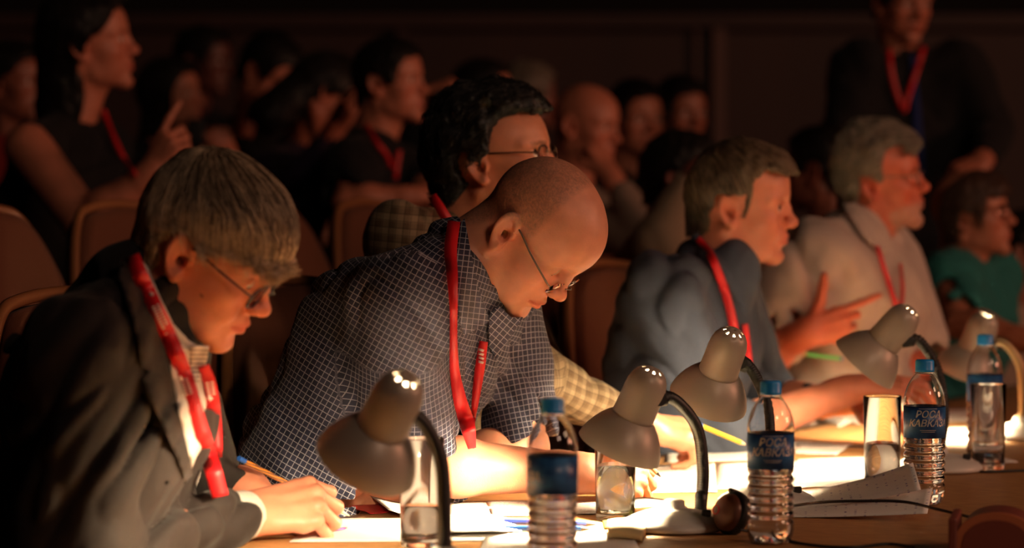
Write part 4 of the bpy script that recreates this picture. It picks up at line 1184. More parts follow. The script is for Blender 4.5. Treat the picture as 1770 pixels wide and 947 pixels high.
# ---- paper
def paper_mat(name, col=(.86, .84, .80), lines=0.0, scale=1.0, ink=(.10, .09, .12), vertical=False):
    m = mat(name, col, .8); n = NT(m)
    if lines > 0:
        a = n.n('ShaderNodeAttribute', attribute_name='cloth'); sp = n.n('ShaderNodeSeparateXYZ'); n.l(a.outputs['Vector'], sp.inputs[0])
        u, v = (sp.outputs[1], sp.outputs[0]) if vertical else (sp.outputs[0], sp.outputs[1])
        row = n.math('LESS_THAN', n.math('FRACT', n.math('DIVIDE', v, .0075*scale)), .22)
        no = n.n('ShaderNodeTexNoise', i_Scale=330.0/scale, i_Detail=2.0)
        cb = n.n('ShaderNodeCombineXYZ'); n.l(u, cb.inputs[0]); n.l(n.math('MULTIPLY', n.math('FLOOR', n.math('DIVIDE', v, .0075*scale)), .37), cb.inputs[1]); n.l(cb.outputs[0], no.inputs['Vector'])
        w = n.math('GREATER_THAN', no.outputs[0], 1-lines)
        n2 = n.n('ShaderNodeTexNoise', i_Scale=38.0/scale, i_Detail=1.0); n.l(cb.outputs[0], n2.inputs['Vector'])
        w = n.math('MULTIPLY', w, n.math('GREATER_THAN', n2.outputs[0], .45))
        n.l(n.mix(n.math('MULTIPLY', n.math('MULTIPLY', row, w), .8), col, ink), n.b.inputs['Base Color'])
    return m
PAPER = paper_mat('blank_paper'); PRINTED = paper_mat('printed_paper', lines=.55); FORM = paper_mat('filled_form', lines=.42, scale=2.6, ink=(.16, .12, .34), vertical=True)
def sheet(label, quad, m=None, name='paper_sheet', z=.0006, thick=.0005, lift=None, cat='paper', group='loose papers on the table', nx=14, ny=10, count=1):
    """quad: four pixel corners on the table plane; lift(u,v) -> extra height"""
    c = [tp(*q) for q in quad]; base = np.mean(c, 0); W = np.linalg.norm(c[1]-c[0]); H = np.linalg.norm(c[3]-c[0])
    V = []; uv = []
    for side in (0, 1):
        for j in range(ny+1):
            for i in range(nx+1):
                u, v = i/nx, j/ny; P = (c[0]*(1-u)+c[1]*u)*(1-v)+(c[3]*(1-u)+c[2]*u)*v
                zz = z+(lift(u, v) if lift else .0006*math.sin(u*5+j))+(thick if side == 0 else 0)
                V.append([P[0]-base[0], P[1]-base[1], zz]); uv.append([u*W, v*H, 0])
    n = (nx+1)*(ny+1); Fq = []
    for j in range(ny):
        for i in range(nx):
            a = j*(nx+1)+i; b = a+nx+1; Fq.append([a, b, b+1, a+1]); Fq.append([a+n, a+1+n, b+1+n, b+n])
    edge = [j for j in range(nx+1)]
    loop = [i for i in range(nx)]+[j*(nx+1)+nx for j in range(ny)]+[ny*(nx+1)+nx-i for i in range(nx)]+[(ny-j)*(nx+1) for j in range(ny)]
    for k in range(len(loop)):
        a, b = loop[k], loop[(k+1) % len(loop)]; Fq.append([a, b, b+n, a+n])
    me = npmesh(name, V, np.array(Fq), smooth=False); vvec(me, uv)
    o = link(name, me, m or PAPER); o.location = (base[0], base[1], TZ)
    return tag(o, label, cat, group)
def pen(name, label, cat, a, b, r, parts, group=None):
    """a,b world ends; parts: list of (name, t0, t1, r0, r1, material)"""
    a = np.asarray(a, float); b = np.asarray(b, float)
    root = empty(name, (a+b)/2, label, cat, group)
    for nm_, t0, t1, r0, r1, m in parts:
        p0, p1 = a+(b-a)*t0, a+(b-a)*t1
        link(nm_, mesh_quads(nm_, [tube([p0-(a+b)/2, p1-(a+b)/2], [r0, r1], 8 if 'tip' not in nm_ else 10)], smooth=False), m, root)
    return root
def cable(label, pts, r=.0022, name='power_cable', z=None):
    P = [np.array(q, float) for q in pts]
    P = spline(P, 12); base = P[0].copy()
    o = link(name, mesh_quads(name, [tube(P-base, r, 8)]), RUBBER); o.location = tuple(base)
    return tag(o, label, 'cable')
# ================================================================== BUILD: the hall
DIRV = nm(.471, .882, 0); FACE = nm(.882, -.471, 0)
def struct(name, parts, m, smooth=False):
    o = link(name, mesh_quads(name, parts, smooth=smooth), m); o['kind'] = 'structure'; return o
floor_m = mat('dark_carpet', (.03, .016, .013), .95); n_ = NT(floor_m); tc_ = n_.n('ShaderNodeTexCoord'); no_ = n_.n('ShaderNodeTexNoise', i_Scale=40.0, i_Detail=4.0); n_.l(tc_.outputs['Object'], no_.inputs['Vector']); n_.l(n_.mix(no_.outputs[0], (.02, .01, .009), (.05, .026, .02)), n_.b.inputs['Base Color'])
struct('floor', [box((2.5, 6.0, -.05), (20, 21, .1))], floor_m)
def riser(k, z):
    # stepped audience floor behind the jury row
    p0 = nm(-.80, 3.94, 0)-FACE*(.55+k*.95)
    R = np.stack([FACE, DIRV*1, nm(0, 0, 1)], 1)
    c = p0-FACE*2.0+DIRV*3.4; c = c*1.0; c[2] = z/2
    return box(c, (4.0, 11.0, z), R)
for k_, z_ in ((0, .12), (1, .24), (2, .36)):
    o_ = struct('trim_%d' % (k_+1), [riser(k_, z_)], floor_m)
wall_m = mat('dark_red_panelling', (.05, .02, .015), .6); n_ = NT(wall_m); tc_ = n_.n('ShaderNodeTexCoord'); sp_ = n_.n('ShaderNodeSeparateXYZ'); n_.l(tc_.outputs['Object'], sp_.inputs[0])
no_ = n_.n('ShaderNodeTexNoise', i_Scale=3.0, i_Detail=6.0); mp_ = n_.n('ShaderNodeMapping'); mp_.inputs['Scale'].default_value = (1, 1, .12); n_.l(tc_.outputs['Object'], mp_.inputs[0]); n_.l(mp_.outputs[0], no_.inputs['Vector'])
n_.l(n_.mix(no_.outputs[0], (.022, .009, .007), (.06, .024, .018)), n_.b.inputs['Base Color'])
black_m = mat('black_drape', (.004, .0035, .0035), .95)
struct('wall_back', [box((2.5, 13.1, 1.0), (20, .2, 2.05))], wall_m)
struct('wall_upper', [box((2.5, 13.1, 3.3), (20, .3, 2.6))], black_m)
struct('wall_left', [box((-5.5, 5.5, 2.3), (.2, 20, 4.6))], black_m)
struct('wall_right', [box((12.4, 5.5, 2.3), (.2, 20, 4.6))], black_m)
struct('wall_front', [box((2.5, -3.4, 2.3), (20, .2, 4.6))], black_m)
struct('ceiling', [box((2.5, 6.0, 4.65), (20, 21, .1))], black_m)
pil_m = mat('pilaster_wood', (.12, .05, .035), .5)
struct('trim_4', [box((.94, 12.97, 1.0), (.055, .1, 2.0)), box((.84, 12.98, 1.0), (.02, .06, 2.0))], pil_m)
struct('trim_5', [box((2.5, 12.95, 2.0), (20, .14, .06))], wall_m)
for i_, x_ in enumerate((-3.4, -1.9, -.5, 2.5, 4.0)): struct('trim_%d' % (6+i_), [box((x_, 12.97, 1.0), (.05, .08, 1.95))], wall_m)
# ------------------------------------------------------------------ table with its cloth
TB0 = nm(-.47, 3.90, 0)-DIRV*1.6; TBW = 2.3; TBL = 6.6
def table():
    R = np.stack([FACE, DIRV, nm(0, 0, 1)], 1)
    c = TB0+DIRV*TBL/2+FACE*TBW/2; c[2] = 0
    root = empty('jury_table', c, 'long jury table under a gold-brown woven cloth, lit by the desk lamps', 'table', rz=math.atan2(FACE[1], FACE[0]))
    cm = mat('gold_cloth', (.42, .20, .065), .5); n = NT(cm); tc = n.n('ShaderNodeTexCoord')
    mp = n.n('ShaderNodeMapping'); mp.inputs['Rotation'].default_value = (0, 0, 0); mp.inputs['Rotation'].default_value = (0, 0, .49); mp.inputs['Scale'].default_value = (5, 60, 5); n.l(tc.outputs['Object'], mp.inputs[0])
    no = n.n('ShaderNodeTexNoise', i_Scale=4.0, i_Detail=6.0, i_Roughness=.65); n.l(mp.outputs[0], no.inputs['Vector'])
    rp = n.n('ShaderNodeValToRGB'); n.l(no.outputs[0], rp.inputs[0]); e = rp.color_ramp.elements
    e[0].position = .36; e[0].color = (.28, .125, .042, 1); e[1].position = .66; e[1].color = (.62, .34, .13, 1)
    n.l(rp.outputs[0], n.b.inputs['Base Color']); n.b.inputs['Specular IOR Level'].default_value = .5
    n.bump(no.outputs[0], .35, .0015)
    # top with cloth folds near the edge: a grid with slight undulation, skirts down both long sides
    nx, ny = 60, 200; V = []; Fq = []
    for j in range(ny+1):
        for i in range(nx+1):
            x = (i/nx-.5)*TBW; y = (j/ny-.5)*TBL; z = TZ
            V.append((x, y, z))
    for j in range(ny):
        for i in range(nx): a = j*(nx+1)+i; Fq.append([a, a+1, a+nx+2, a+nx+1])
    # skirts
    def skirt(idx, outx, outy):
        start = len(V); rows = 8
        for r in range(1, rows+1):
            for k, a in enumerate(idx):
                x, y, z = V[a]; d = r/rows; w = .018*math.sin(k*.55)*d
                V.append((x+outx*(.012+w), y+outy*(.012+w), TZ-.004-d*.66))
        m = len(idx)
        for r in range(rows):
            for k in range(m-1):
                a = idx[k] if r == 0 else start+(r-1)*m+k; b = idx[k+1] if r == 0 else start+(r-1)*m+k+1
                c_ = start+r*m+k+1; d_ = start+r*m+k; Fq.append([a, b, c_, d_])
    skirt([j*(nx+1) for j in range(ny+1)], -1, 0); skirt([j*(nx+1)+nx for j in range(ny+1)], 1, 0)
    skirt([i for i in range(nx+1)], 0, -1); skirt([ny*(nx+1)+i for i in range(nx+1)], 0, 1)
    VV = np.array(V)
    link('tablecloth', mesh_quads('tablecloth', [(VV, Fq)]), cm, root)
    wood = mat('table_wood', (.12, .05, .025), .5)
    v, f = box((0, 0, TZ-.022), (TBW-.04, TBL-.04, .034)); link('table_top', mesh_quads('table_top', [(v, f)], smooth=False), wood, root)
    for sx in (-1, 1):
        for y in (-3.0, -1, 1, 3.0):
            v, f = box((sx*(TBW/2-.12), y, (TZ-.04)/2), (.06, .06, TZ-.04)); link('leg', mesh_quads('leg', [(v, f)], smooth=False), wood, root)
    return root
table()
# ------------------------------------------------------------------ theatre armchairs
UPH = cloth_mat('rust_upholstery', (.16, .058, .030), sheen=.05); WOOD = mat('chair_trim_wood', (.27, .11, .045), .35)
def armchair():
    root = empty('theatre_armchair', (0, 0, 0), 'x', 'armchair', 'rust-brown theatre armchairs')
    hw = .305
    out = []
    for k in range(41):
        y = -hw+2*hw*k/40; t = abs(y)/hw
        z = .62-.06*t**2-.19*np.clip((t-.52)/.48, 0, 1)**2
        out.append((y, z))
    outline = [(-hw, .0)]+[(-hw+.0, .2), (-hw, .36)]+[(y, z) for y, z in out]+[(hw, .36), (hw, .2), (hw, .0)]
    rec = math.radians(9)
    def P(x, y, z): return (x*math.cos(rec)-z*math.sin(rec), y, .48+z*math.cos(rec)+x*math.sin(rec))
    def curve(y): return -.05*(1-(y/hw)**2)
    # cushion: front/back faces as strips
    def slab(inset, xf, xb, puff):
        V = []; Fq = []; n = len(outline); rings = 7
        cz = .30
        for side, x0, pf in ((0, xf, puff), (1, xb, -.4*puff)):
            for r in range(rings):
                s = 1-(r/(rings-1))**1.5*.999; 
                for y, z in outline:
                    yy = y*(1-inset/hw)*s; zz = cz+(z-cz)*(1-inset/.3)*s
                    V.append(P(x0+curve(yy)+pf*(1-s**4), yy, zz))
        for side in (0, 1):
            o = side*rings*n
            for r in range(rings-1):
                for k in range(n):
                    a = o+r*n+k; b = o+r*n+(k+1) % n; q = [a, b, b+n, a+n]
                    Fq.append(q if side == 0 else q[::-1])
        for k in range(n):
            a, b = k, (k+1) % n; Fq.append([b, a, a+rings*n, b+rings*n])
        return np.array(V), Fq
    link('backrest', mesh_quads('backrest', [slab(.012, .028, -.028, .028)]), UPH, root)
    path = [P(.0+curve(y), y*1.0, z) for y, z in outline]
    link('wooden_trim', mesh_quads('wooden_trim', [tube(spline(path, 3), .0105, 10)]), WOOD, root)
    s = Sdf()
    def rb(Q): 
        q = np.abs(Q-A(.27, 0, .37))-A(.22, .25, .035); return (np.sqrt((np.maximum(q, 0)**2).sum(1))+np.minimum(q.max(1), 0)-.035).astype(f32)
    s.fn(rb, (.27, 0, .37), .42); V, Fq = surfnets(s, *s.bounds(), .02)
    me = npmesh('seat_cushion', V, Fq); link('seat_cushion', me, UPH, root)
    for sg in (-1, 1):
        o = link('armrest', mesh_quads('armrest', [tube(spline([(-.02, sg*hw, .70), (.12, sg*hw, .70), (.30, sg*hw, .68), (.42, sg*hw, .655), (.44, sg*hw, .62)], 6), .024, 10), tube([(.40, sg*hw, .66), (.38, sg*hw, .05)], .020, 8), tube([(.02, sg*hw, .70), (.02, sg*hw, .05)], .020, 8)]), WOOD, root)
    link('pedestal', mesh_quads('pedestal', [box((.25, 0, .15), (.30, .45, .30)), box((.2, 0, .02), (.5, .58, .04))], smooth=False), mat('pedestal_metal', (.03, .02, .018), .6), root)
    return root
SRC = armchair(); FIRST = [True]
def place_chair(loc, label, sc_=1.0, rz=None):
    if FIRST[0]: r = SRC; FIRST[0] = False
    else:
        r = SRC.copy(); C.objects.link(r)
        for ch in SRC.children: c = ch.copy(); C.objects.link(c); c.parent = r
    r['label'] = label; r.location = tuple(loc); r.rotation_euler = (0, 0, math.atan2(FACE[1], FACE[0]) if rz is None else rz); r.scale = (1, sc_, 1); return r
L0 = nm(-.80, 3.94, 0)
jl = ['armchair behind the man in the dark jacket, its wooden trim curving at the left edge', 'rust armchair glowing orange between the jacketed man and the checked shirt', 'rust armchair behind the man in brown plaid', 'reddish armchair behind the man in the slate blue shirt', 'armchair behind the man in the cream shirt', 'armchair behind the woman in the teal top']
for k_ in range(6):
    place_chair(L0+DIRV*(.514+.633*k_)-FACE*.02, jl[k_])
al = ['brown audience armchair at the far left edge of the picture', 'brown audience armchair with pale trim below the sleeveless woman', 'brown audience armchair just right of the jacketed man\'s hair', 'brown audience armchair with trim corner below the folded arms', 'brown audience armchair hidden mostly behind the man in plaid', 'brown audience armchair between the plaid man and the blue-shirted man', 'brown audience armchair behind the blue-shirted man', 'brown audience armchair behind the cream-shirted man']
for k_ in range(8):
    D_ = 5.69+.445*(k_-1)+.20; place_chair(nm(.534*D_-3.85, D_, .13), al[k_], .82)
# ------------------------------------------------------------------ jury
writer_in_jacket(); writer_in_check(); man_in_plaid(); man_in_blue(); man_in_white(); woman_in_teal()
# ------------------------------------------------------------------ lamps
lamp('blurred grey desk lamp nearest the camera, in front of the checked shirt', (632, 798, 3.60), (704, 652, 3.54), [(700, 708, 3.56), (735, 735, 3.57), (762, 795, 3.58), (768, 870, 3.58), (768, 950, 3.58)], (768, 1008, 3.58), scale=1.05, power=.6)
lamp('grey desk lamp with its white round base in full view, beside the brown headphone', (1070, 775, 4.18), (1133, 630, 4.15), [(1134, 688, 4.16), (1165, 690, 4.17), (1204, 738, 4.19), (1215, 810, 4.2), (1212, 870, 4.2)], (1165, 916, 4.14), stem=(.041, .03), power=2.3)
lamp('grey desk lamp tilted towards the camera, above the yellow pencil, behind a bottle', (1224, 690, 4.54), (1270, 567, 4.48), [(1278, 625, 4.52), (1300, 640, 4.52), (1326, 700, 4.5), (1332, 770, 4.48), (1330, 830, 4.46)], (1325, 872, 4.46), scale=1.0, power=.6)
lamp('sharp grey desk lamp tilted steeply left, over the handwritten forms', (1493, 630, 5.02), (1576, 535, 4.99), [(1564, 588, 5.0), (1590, 590, 5.0), (1620, 640, 5.0), (1632, 710, 5.0), (1626, 770, 5.0)], (1622, 813, 5.0), ribbed=True, power=.75)
lamp('farthest grey desk lamp, at the right edge behind a bottle', (1666, 645, 5.66), (1707, 545, 5.63), [(1706, 592, 5.64), (1735, 592, 5.64), (1762, 630, 5.64), (1768, 690, 5.64), (1766, 730, 5.64)], (1764, 758, 5.64), brass=True)
# ------------------------------------------------------------------ bottles and glasses
bottle('blurred water bottle nearest the camera, in front of the bare forearms', 955, 3.65, 175)
bottle('water bottle standing right of the round white lamp base', 1333, 3.98, -90)
bottle('sharp water bottle with its label facing out, behind the handwritten forms', 1599, 4.47, -88)
bottle('farthest water bottle, behind a tall tumbler at the right', 1703, 5.23, 60)
tumbler('blurred tumbler behind the nearest gooseneck', 728, 3.95, .055)
tumbler('tumbler under the second lamp shade, by the writing hand', 1064, 4.25, .080)
tumbler('half-full tumbler left of the sharp water bottle', 1526, 4.74, .070)
tumbler('nearly empty tumbler at the right in front of the farthest bottle', 1709, 5.03, .028)
# ------------------------------------------------------------------ papers
sheet('blank white sheet under the jacketed man\'s writing hand', [(552, 897), (872, 897), (880, 936), (500, 938)], PAPER, lift=lambda u, v: .0006)
for k_ in range(7):
    sheet(['lowest and longest sheet of the fanned bright stack', 'second lowest sheet of the fanned bright stack', 'third lowest sheet of the fanned bright stack', 'middle sheet of the fanned bright stack', 'third sheet from the top of the fanned bright stack', 'second sheet from the top of the fanned bright stack', 'topmost sheet of the fanned bright stack by the nearest tumbler'][6-k_], [(744+k_*4, 899-k_*.6), (850+k_*5, 899-k_*.4), (866+k_*6, 930-k_*1.5), (750+k_*4, 930-k_*1.5)], PAPER, z=.0018+.0012*(6-k_), group='fanned stack of sheets')
sheet('printed sheet with a curled corner lying below the crossed forearms', [(640, 872), (905, 868), (915, 893), (672, 897)], PRINTED, lift=lambda u, v: .012*max(0, .18-u)/.18+.001)
sheet('printed sheet running behind the nearest bottle towards the tumbler', [(840, 868), (1030, 868), (1035, 890), (850, 893)], PRINTED, z=.002)
sheet('small red card lying under the curled sheet', [(602, 876), (655, 872), (700, 884), (640, 889)], mat('red_card', (.55, .02, .03), .5), name='red_card', z=.001, group=None)
sheet('printed sheet being written on beneath the second lamp', [(1098, 808), (1235, 800), (1240, 852), (1090, 852)], FORM, z=.001)
sheet('printed sheet between the second lamp stem and the bottle', [(1238, 802), (1460, 792), (1480, 842), (1240, 846)], PRINTED, z=.001)
sheet('white sheet lying flat farther back under the third lamp', [(1150, 784), (1300, 778), (1310, 797), (1150, 800)], PAPER, z=.001)
sheet('sheet under the plaid man\'s hand and yellow pencil', [(1165, 768), (1400, 762), (1420, 776), (1180, 784)], PRINTED, z=.001)
sheet('small printed slip left of the half-full tumbler', [(1385, 767), (1475, 768), (1446, 789), (1372, 785)], PRINTED, z=.0025)
sheet('white sheet standing in for the lit table beneath the steep lamp', [(1376, 796), (1500, 790), (1535, 834), (1372, 846)], PAPER, z=.0025)  # white sheet put where lamplight overexposes the table
sheet('crumpled sheet under the blue-shirted man\'s fingers', [(1398, 716), (1500, 712), (1520, 728), (1450, 738)], PRINTED, z=.001, lift=lambda u, v: .006*math.sin(u*6)**2)
sheet('white sheet behind the sharp bottle', [(1560, 712), (1690, 706), (1700, 728), (1550, 732)], PAPER, z=.001)
sheet('bright blank sheet at the right under the farthest lamp', [(1625, 740), (1770, 738), (1790, 762), (1610, 770)], PAPER, z=.001)
sheet('grey-white sheet between the bottle and the empty tumbler', [(1640, 792), (1700, 780), (1760, 800), (1650, 806)], PAPER, z=.001)
sheet('white sheet added for the light pool at the front, left of the white lamp base', [(842, 924), (1090, 921), (1112, 962), (822, 968)], PAPER, z=.0012)  # blank sheet added to give the second lamp's pool of light
def curled(label, c, m, name='curled_form'):
    """four world corners, bowed sheet"""
    nx, ny = 24, 6; V = []; uv = []; base = np.mean(c, 0)
    for side in (0, 1):
        for j in range(ny+1):
            for i in range(nx+1):
                u, v = i/nx, j/ny; P = (c[0]*(1-u)+c[1]*u)*(1-v)+(c[3]*(1-u)+c[2]*u)*v
                P = P.copy(); ex = (1-math.cos(u*PI/2))-u
                h = ((c[1][2]*(1-v)+c[2][2]*v)-(c[0][2]*(1-v)+c[3][2]*v)); P[2] += h*ex*.8-(.0006 if side else 0)
                V.append(P-base); uv.append((u*.30, v*.21, 0))
    n = (nx+1)*(ny+1); Fq = []
    for j in range(ny):
        for i in range(nx): a = j*(nx+1)+i; b = a+nx+1; Fq += [[a, b, b+1, a+1], [a+n, a+1+n, b+1+n, b+n]]
    loop = [i for i in range(nx)]+[j*(nx+1)+nx for j in range(ny)]+[ny*(nx+1)+nx-i for i in range(nx)]+[(ny-j)*(nx+1) for j in range(ny)]
    for k in range(len(loop)): a, b = loop[k], loop[(k+1) % len(loop)]; Fq.append([a, b, b+n, a+n])
    me = npmesh(name, V, np.array(Fq)); vvec(me, uv); o = link(name, me, m); o.location = tuple(base); return tag(o, label, 'paper', 'curled handwritten forms')
curled('upper handwritten form, curling up in front of the sharp bottle', [tp(1345, 846), at(1578, 799, 4.42), at(1592, 846, 4.30), tp(1345, 876)], FORM)
curled('lower handwritten form, its corner dipping beside the cable', [tp(1340, 868, TZ+.001), at(1612, 843, 4.34), at(1603, 887, 4.24), tp(1340, 893, TZ+.001)], FORM)
# booklet under the second lamp
def booklet():
    loc = tp(1115, 893); root = empty('open_booklet', loc, 'open booklet with bowed bright pages beside the second lamp base', 'booklet')
    def page(name, a, b, c, d, m, bow, th):
        nx = 16; V = []; Fq = []
        for side in (0, 1):
            for j, (p, q) in enumerate(((a, b), (d, c))):
                for i in range(nx+1):
                    u = i/nx; P = np.array(p)*(1-u)+np.array(q)*u; P = P-loc; P[2] += bow*math.sin(u*PI)**.8-(th if side else 0); V.append(P)
        n = 2*(nx+1)
        for i in range(nx):
            Fq += [[i, i+nx+1, i+nx+2, i+1], [n+i, n+i+1, n+i+nx+2, n+i+nx+1], [i, i+1, n+i+1, n+i], [nx+1+i, n+nx+1+i, n+nx+2+i, nx+2+i]]
        Fq += [[0, n, n+nx+1, nx+1], [nx, 2*nx+1, n+2*nx+1, n+nx]]
        link(name, mesh_quads(name, [(V, Fq)]), m, root)
    z = TZ
    page('cover', tp(1040, 895, z+.003), tp(1205, 893, z+.003), tp(1200, 905, z+.003), tp(1045, 912, z+.003), mat('olive_cover', (.10, .09, .02), .4), .006, .002)
    page('page', tp(1035, 876, z+.006), tp(1185, 874, z+.010), tp(1200, 888, z+.012), tp(1050, 890, z+.006), PAPER, .014, .003)
    page('page_block', tp(1050, 898, z+.018), tp(1120, 902, z+.014), tp(1110, 925, z+.010), tp(1052, 918, z+.014), mat('cream_page_block', (.75, .58, .30), .7), .004, .010)
booklet()
# ------------------------------------------------------------------ pens, cables, small things
ORG = mat('orange_lacquer', (.75, .24, .03), .35); BLU = mat('blue_plastic', (.02, .10, .42), .35); WOODP = mat('bare_wood', (.75, .5, .28), .6); LEAD = mat('graphite', (.03, .03, .03), .4)
STR = mat('brown_stripe', (.20, .09, .05), .4)
def pencil(label, a, b, body, endm, r=.0038, group=None):
    return pen('pencil', label, 'pencil', a, b, r, [('end_cap', 0, .05, r*1.02, r*1.02, endm), ('barrel', .05, .88, r, r, body), ('tip_cone', .88, .98, r, .0012, WOODP), ('tip_lead', .975, 1.0, .0012, .0004, LEAD)], group)
pm = mat('striped_pencil', (.75, .24, .03), .35); n_ = NT(pm); tc_ = n_.n('ShaderNodeTexCoord'); sp_ = n_.n('ShaderNodeSeparateXYZ'); n_.l(tc_.outputs['Object'], sp_.inputs[0])
g_ = n_.math('LESS_THAN', n_.math('FRACT', n_.math('MULTIPLY', n_.math('ADD', sp_.outputs[2], n_.math('MULTIPLY', sp_.outputs[0], .52)), 230)), .5); n_.l(n_.mix(g_, (.80, .28, .03), (.16, .07, .05)), n_.b.inputs['Base Color'])
pencil('striped orange pencil with blue end held by the man in the dark jacket', at(413, 792, 4.05), at(607, 893, 4.27), pm, BLU)
pen('ballpoint_pen', 'thin purple pen lying on the sheet beside the writing hand', 'pen', tp(552, 921, TZ+.004), tp(600, 912, TZ+.004), .002, [('barrel', 0, .9, .0022, .0022, mat('purple_plastic', (.25, .03, .22), .35)), ('tip', .9, 1, .0022, .0005, LEAD)])
pencil('yellow pencil held by the man in plaid, its point resting right of the third lamp', at(1210, 735, 5.0), at(1290, 769, 5.02), mat('yellow_lacquer', (.85, .58, .02), .35), BLU)
pencil('green pencil held level by the man in the cream shirt', at(1455, 620, 6.05), at(1384, 611, 6.0), mat('green_lacquer', (.10, .55, .16), .35), BLU, r=.0045)
pen('ballpoint_pen', 'pen in the checked-shirt man\'s hand, its point on the form', 'pen', at(1098, 780, 4.5), at(1142, 824, 4.5), .003, [('barrel', 0, .85, .0032, .0032, mat('tan_plastic', (.6, .42, .2), .35)), ('tip', .85, 1, .003, .0006, LEAD)])
for i_, (a_, b_, lab_) in enumerate((((872, 901), (1030, 906), 'dark blue pen lying nearer the papers by the nearest bottle'), ((868, 913), (1020, 914), 'bright blue pen lying nearest the camera by the nearest bottle'))):
    pen('ballpoint_pen', lab_, 'pen', tp(*a_, TZ+.005), tp(*b_, TZ+.005), .004, [('barrel', 0, .9, .0042, .0042, BLU if i_ else mat('navy_plastic', (.02, .04, .25), .35)), ('tip', .9, 1, .004, .0008, LEAD)], 'blue pens by the nearest bottle')
Zc = TZ+.0026
cable('black cable looping from the headphone past the bottle foot', [tp(1276, 915, TZ+.012), tp(1330, 925, Zc), tp(1390, 940, Zc), tp(1470, 946, Zc), tp(1535, 940, Zc), tp(1580, 946, Zc)])
cable('black cable crossing over the handwritten forms', [tp(1370, 874, Zc+.006), at(1420, 868, 4.26), at(1480, 866, 4.22), at(1560, 867, 4.2), at(1620, 880, 4.15), at(1690, 897, 4.05), at(1720, 905, 3.98)], .0022)
cable('black cable running right from the small black connector', [tp(1636, 806, Zc+.004), tp(1660, 811, Zc), tp(1700, 815, Zc), tp(1770, 813, Zc), tp(1820, 811, Zc)], .0024)
cable('thin black cable across the lit table behind the slip', [tp(1376, 769, Zc), tp(1430, 770, Zc), tp(1500, 772, Zc), tp(1560, 771, Zc)], .002)
cr_ = empty('cable_connector', tp(1627, 808), 'small black connector block beside the sharp bottle', 'connector')
v_, f_ = box((0, 0, .012), (.020, .024, .024)); bevel(link('housing', mesh_quads('housing', [(v_, f_)], smooth=False), RUBBER, cr_), .003)
v_, f_ = box((-.004, -.0125, .014), (.008, .002, .010)); link('metal_face', mesh_quads('metal_face', [(v_, f_)], smooth=False), mat('dull_metal', (.4, .38, .35), .35, .9), cr_)
# headphone lying behind the lamp base
def headphone():
    loc = at(1252, 922, 4.08); loc[2] = TZ
    root = empty('headphone', loc, 'dark headphone ear cup with reddish-brown shiny shell behind the white lamp base', 'headphone')
    R = axisR((-.80, -.55, .25), (0, 0, 1)); c = nm(0, 0, .033)
    def put(vf): v, f = vf; return (np.stack([v[:, 2], v[:, 0], v[:, 1]], 1)@R.T+c, f)
    link('ear_cup', mesh_quads('ear_cup', [put(lathe([(.0001, .006), (.012, .0055), (.022, .003), (.027, -.003), (.028, -.010), (.026, -.014), (.0001, -.015)], 40))]), mat('russet_shell', (.16, .06, .04), .3, .1), root)
    v, f = lathe([(.026+.007*math.cos(a), -.016+.008*math.sin(a)) for a in np.linspace(0, 2*PI, 14)], 40)
    link('ear_pad', mesh_quads('ear_pad', [put((v, f))]), mat('black_leatherette', (.015, .012, .012), .5), root)
    link('headband', mesh_quads('headband', [tube(spline([(0.01, .02, .062), (.03, .05, .05), (.06, .09, .02), (.07, .12, .006)], 8), .004, 8)]), RUBBER, root)
    v, f = lathe([(.0065+.001*math.cos(a), .016+.001*math.sin(a)) for a in np.linspace(0, 2*PI, 8)], 24); link('red_ring', mesh_quads('red_ring', [put((v, f))]), mat('red_plastic', (.6, .02, .02), .4), root)
headphone()
def leather_case():
    loc = tp(1722, 962); root = empty('leather_case', loc, 'reddish-brown leather case with a rounded lid at the bottom right corner', 'case')
    le = mat('maroon_leather', (.20, .05, .035), .5); ed = mat('tan_leather_edge', (.5, .16, .07), .5)
    Rz = rotm(-12, 0, 0)
    def arch(w, h, x0, x1, m, name, th=.0):
        prof = []
        for k in range(25):
            a = PI*k/24; prof.append((-w*math.cos(a)*(1-.0), h*math.sin(a)**.6))
        V = []; Fq = []
        for x in (x0, x1):
            for y, z in prof: V.append((y, x, z))
        n = len(prof)
        for k in range(n-1): Fq.append([k, k+1, n+k+1, n+k])
        V += [(0, x0, 0), (0, x1, 0)]
        for k in range(n-1): Fq += [[2*n, k+1, k], [2*n+1, n+k, n+k+1]]
        me = mesh_quads(name, [(np.array(V)@Rz.T, Fq)], smooth=False); return link(name, me, m, root)
    arch(.052, .056, .0, .13, le, 'case_body'); arch(.056, .060, -.006, .004, ed, 'rim'); arch(.046, .050, -.008, -.005, le, 'end_panel')
    v, f = box((-.058, .05, .026), (.012, .12, .052)); bevel(link('side_flap', mesh_quads('side_flap', [(v@Rz.T, f)], smooth=False), le, root), .003)
leather_case()
# ------------------------------------------------------------------ audience in the dark
def defJ(head, lean=.05, width=.17, drop=.34, twist=None):
    D = head['D']; h = at(*head['o'], D); s = head.get('s', 1.0)
    yaw = math.radians(twist if twist is not None else -28)
    fw = nm(math.cos(yaw), math.sin(yaw), 0); lat = nm(-math.sin(yaw), math.cos(yaw), 0)
    neck = h-fw*(.035+lean*.2)-nm(0, 0, .165*s); chest = neck-fw*(.02+lean)-nm(0, 0, .23*s); hip = chest-fw*lean*1.2-nm(0, 0, drop)
    sh = neck-nm(0, 0, .075*s)
    return dict(hip=hip, chest=chest, neck=neck, shR=sh-lat*width*s, shL=sh+lat*width*s, floor=max(0, hip[2]-.6), seatz=hip[2]-.08)
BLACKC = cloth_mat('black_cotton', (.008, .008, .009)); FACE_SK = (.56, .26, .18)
LONG = lambda P: None
def bob(P, z0=-.10, r=.085):
    return None
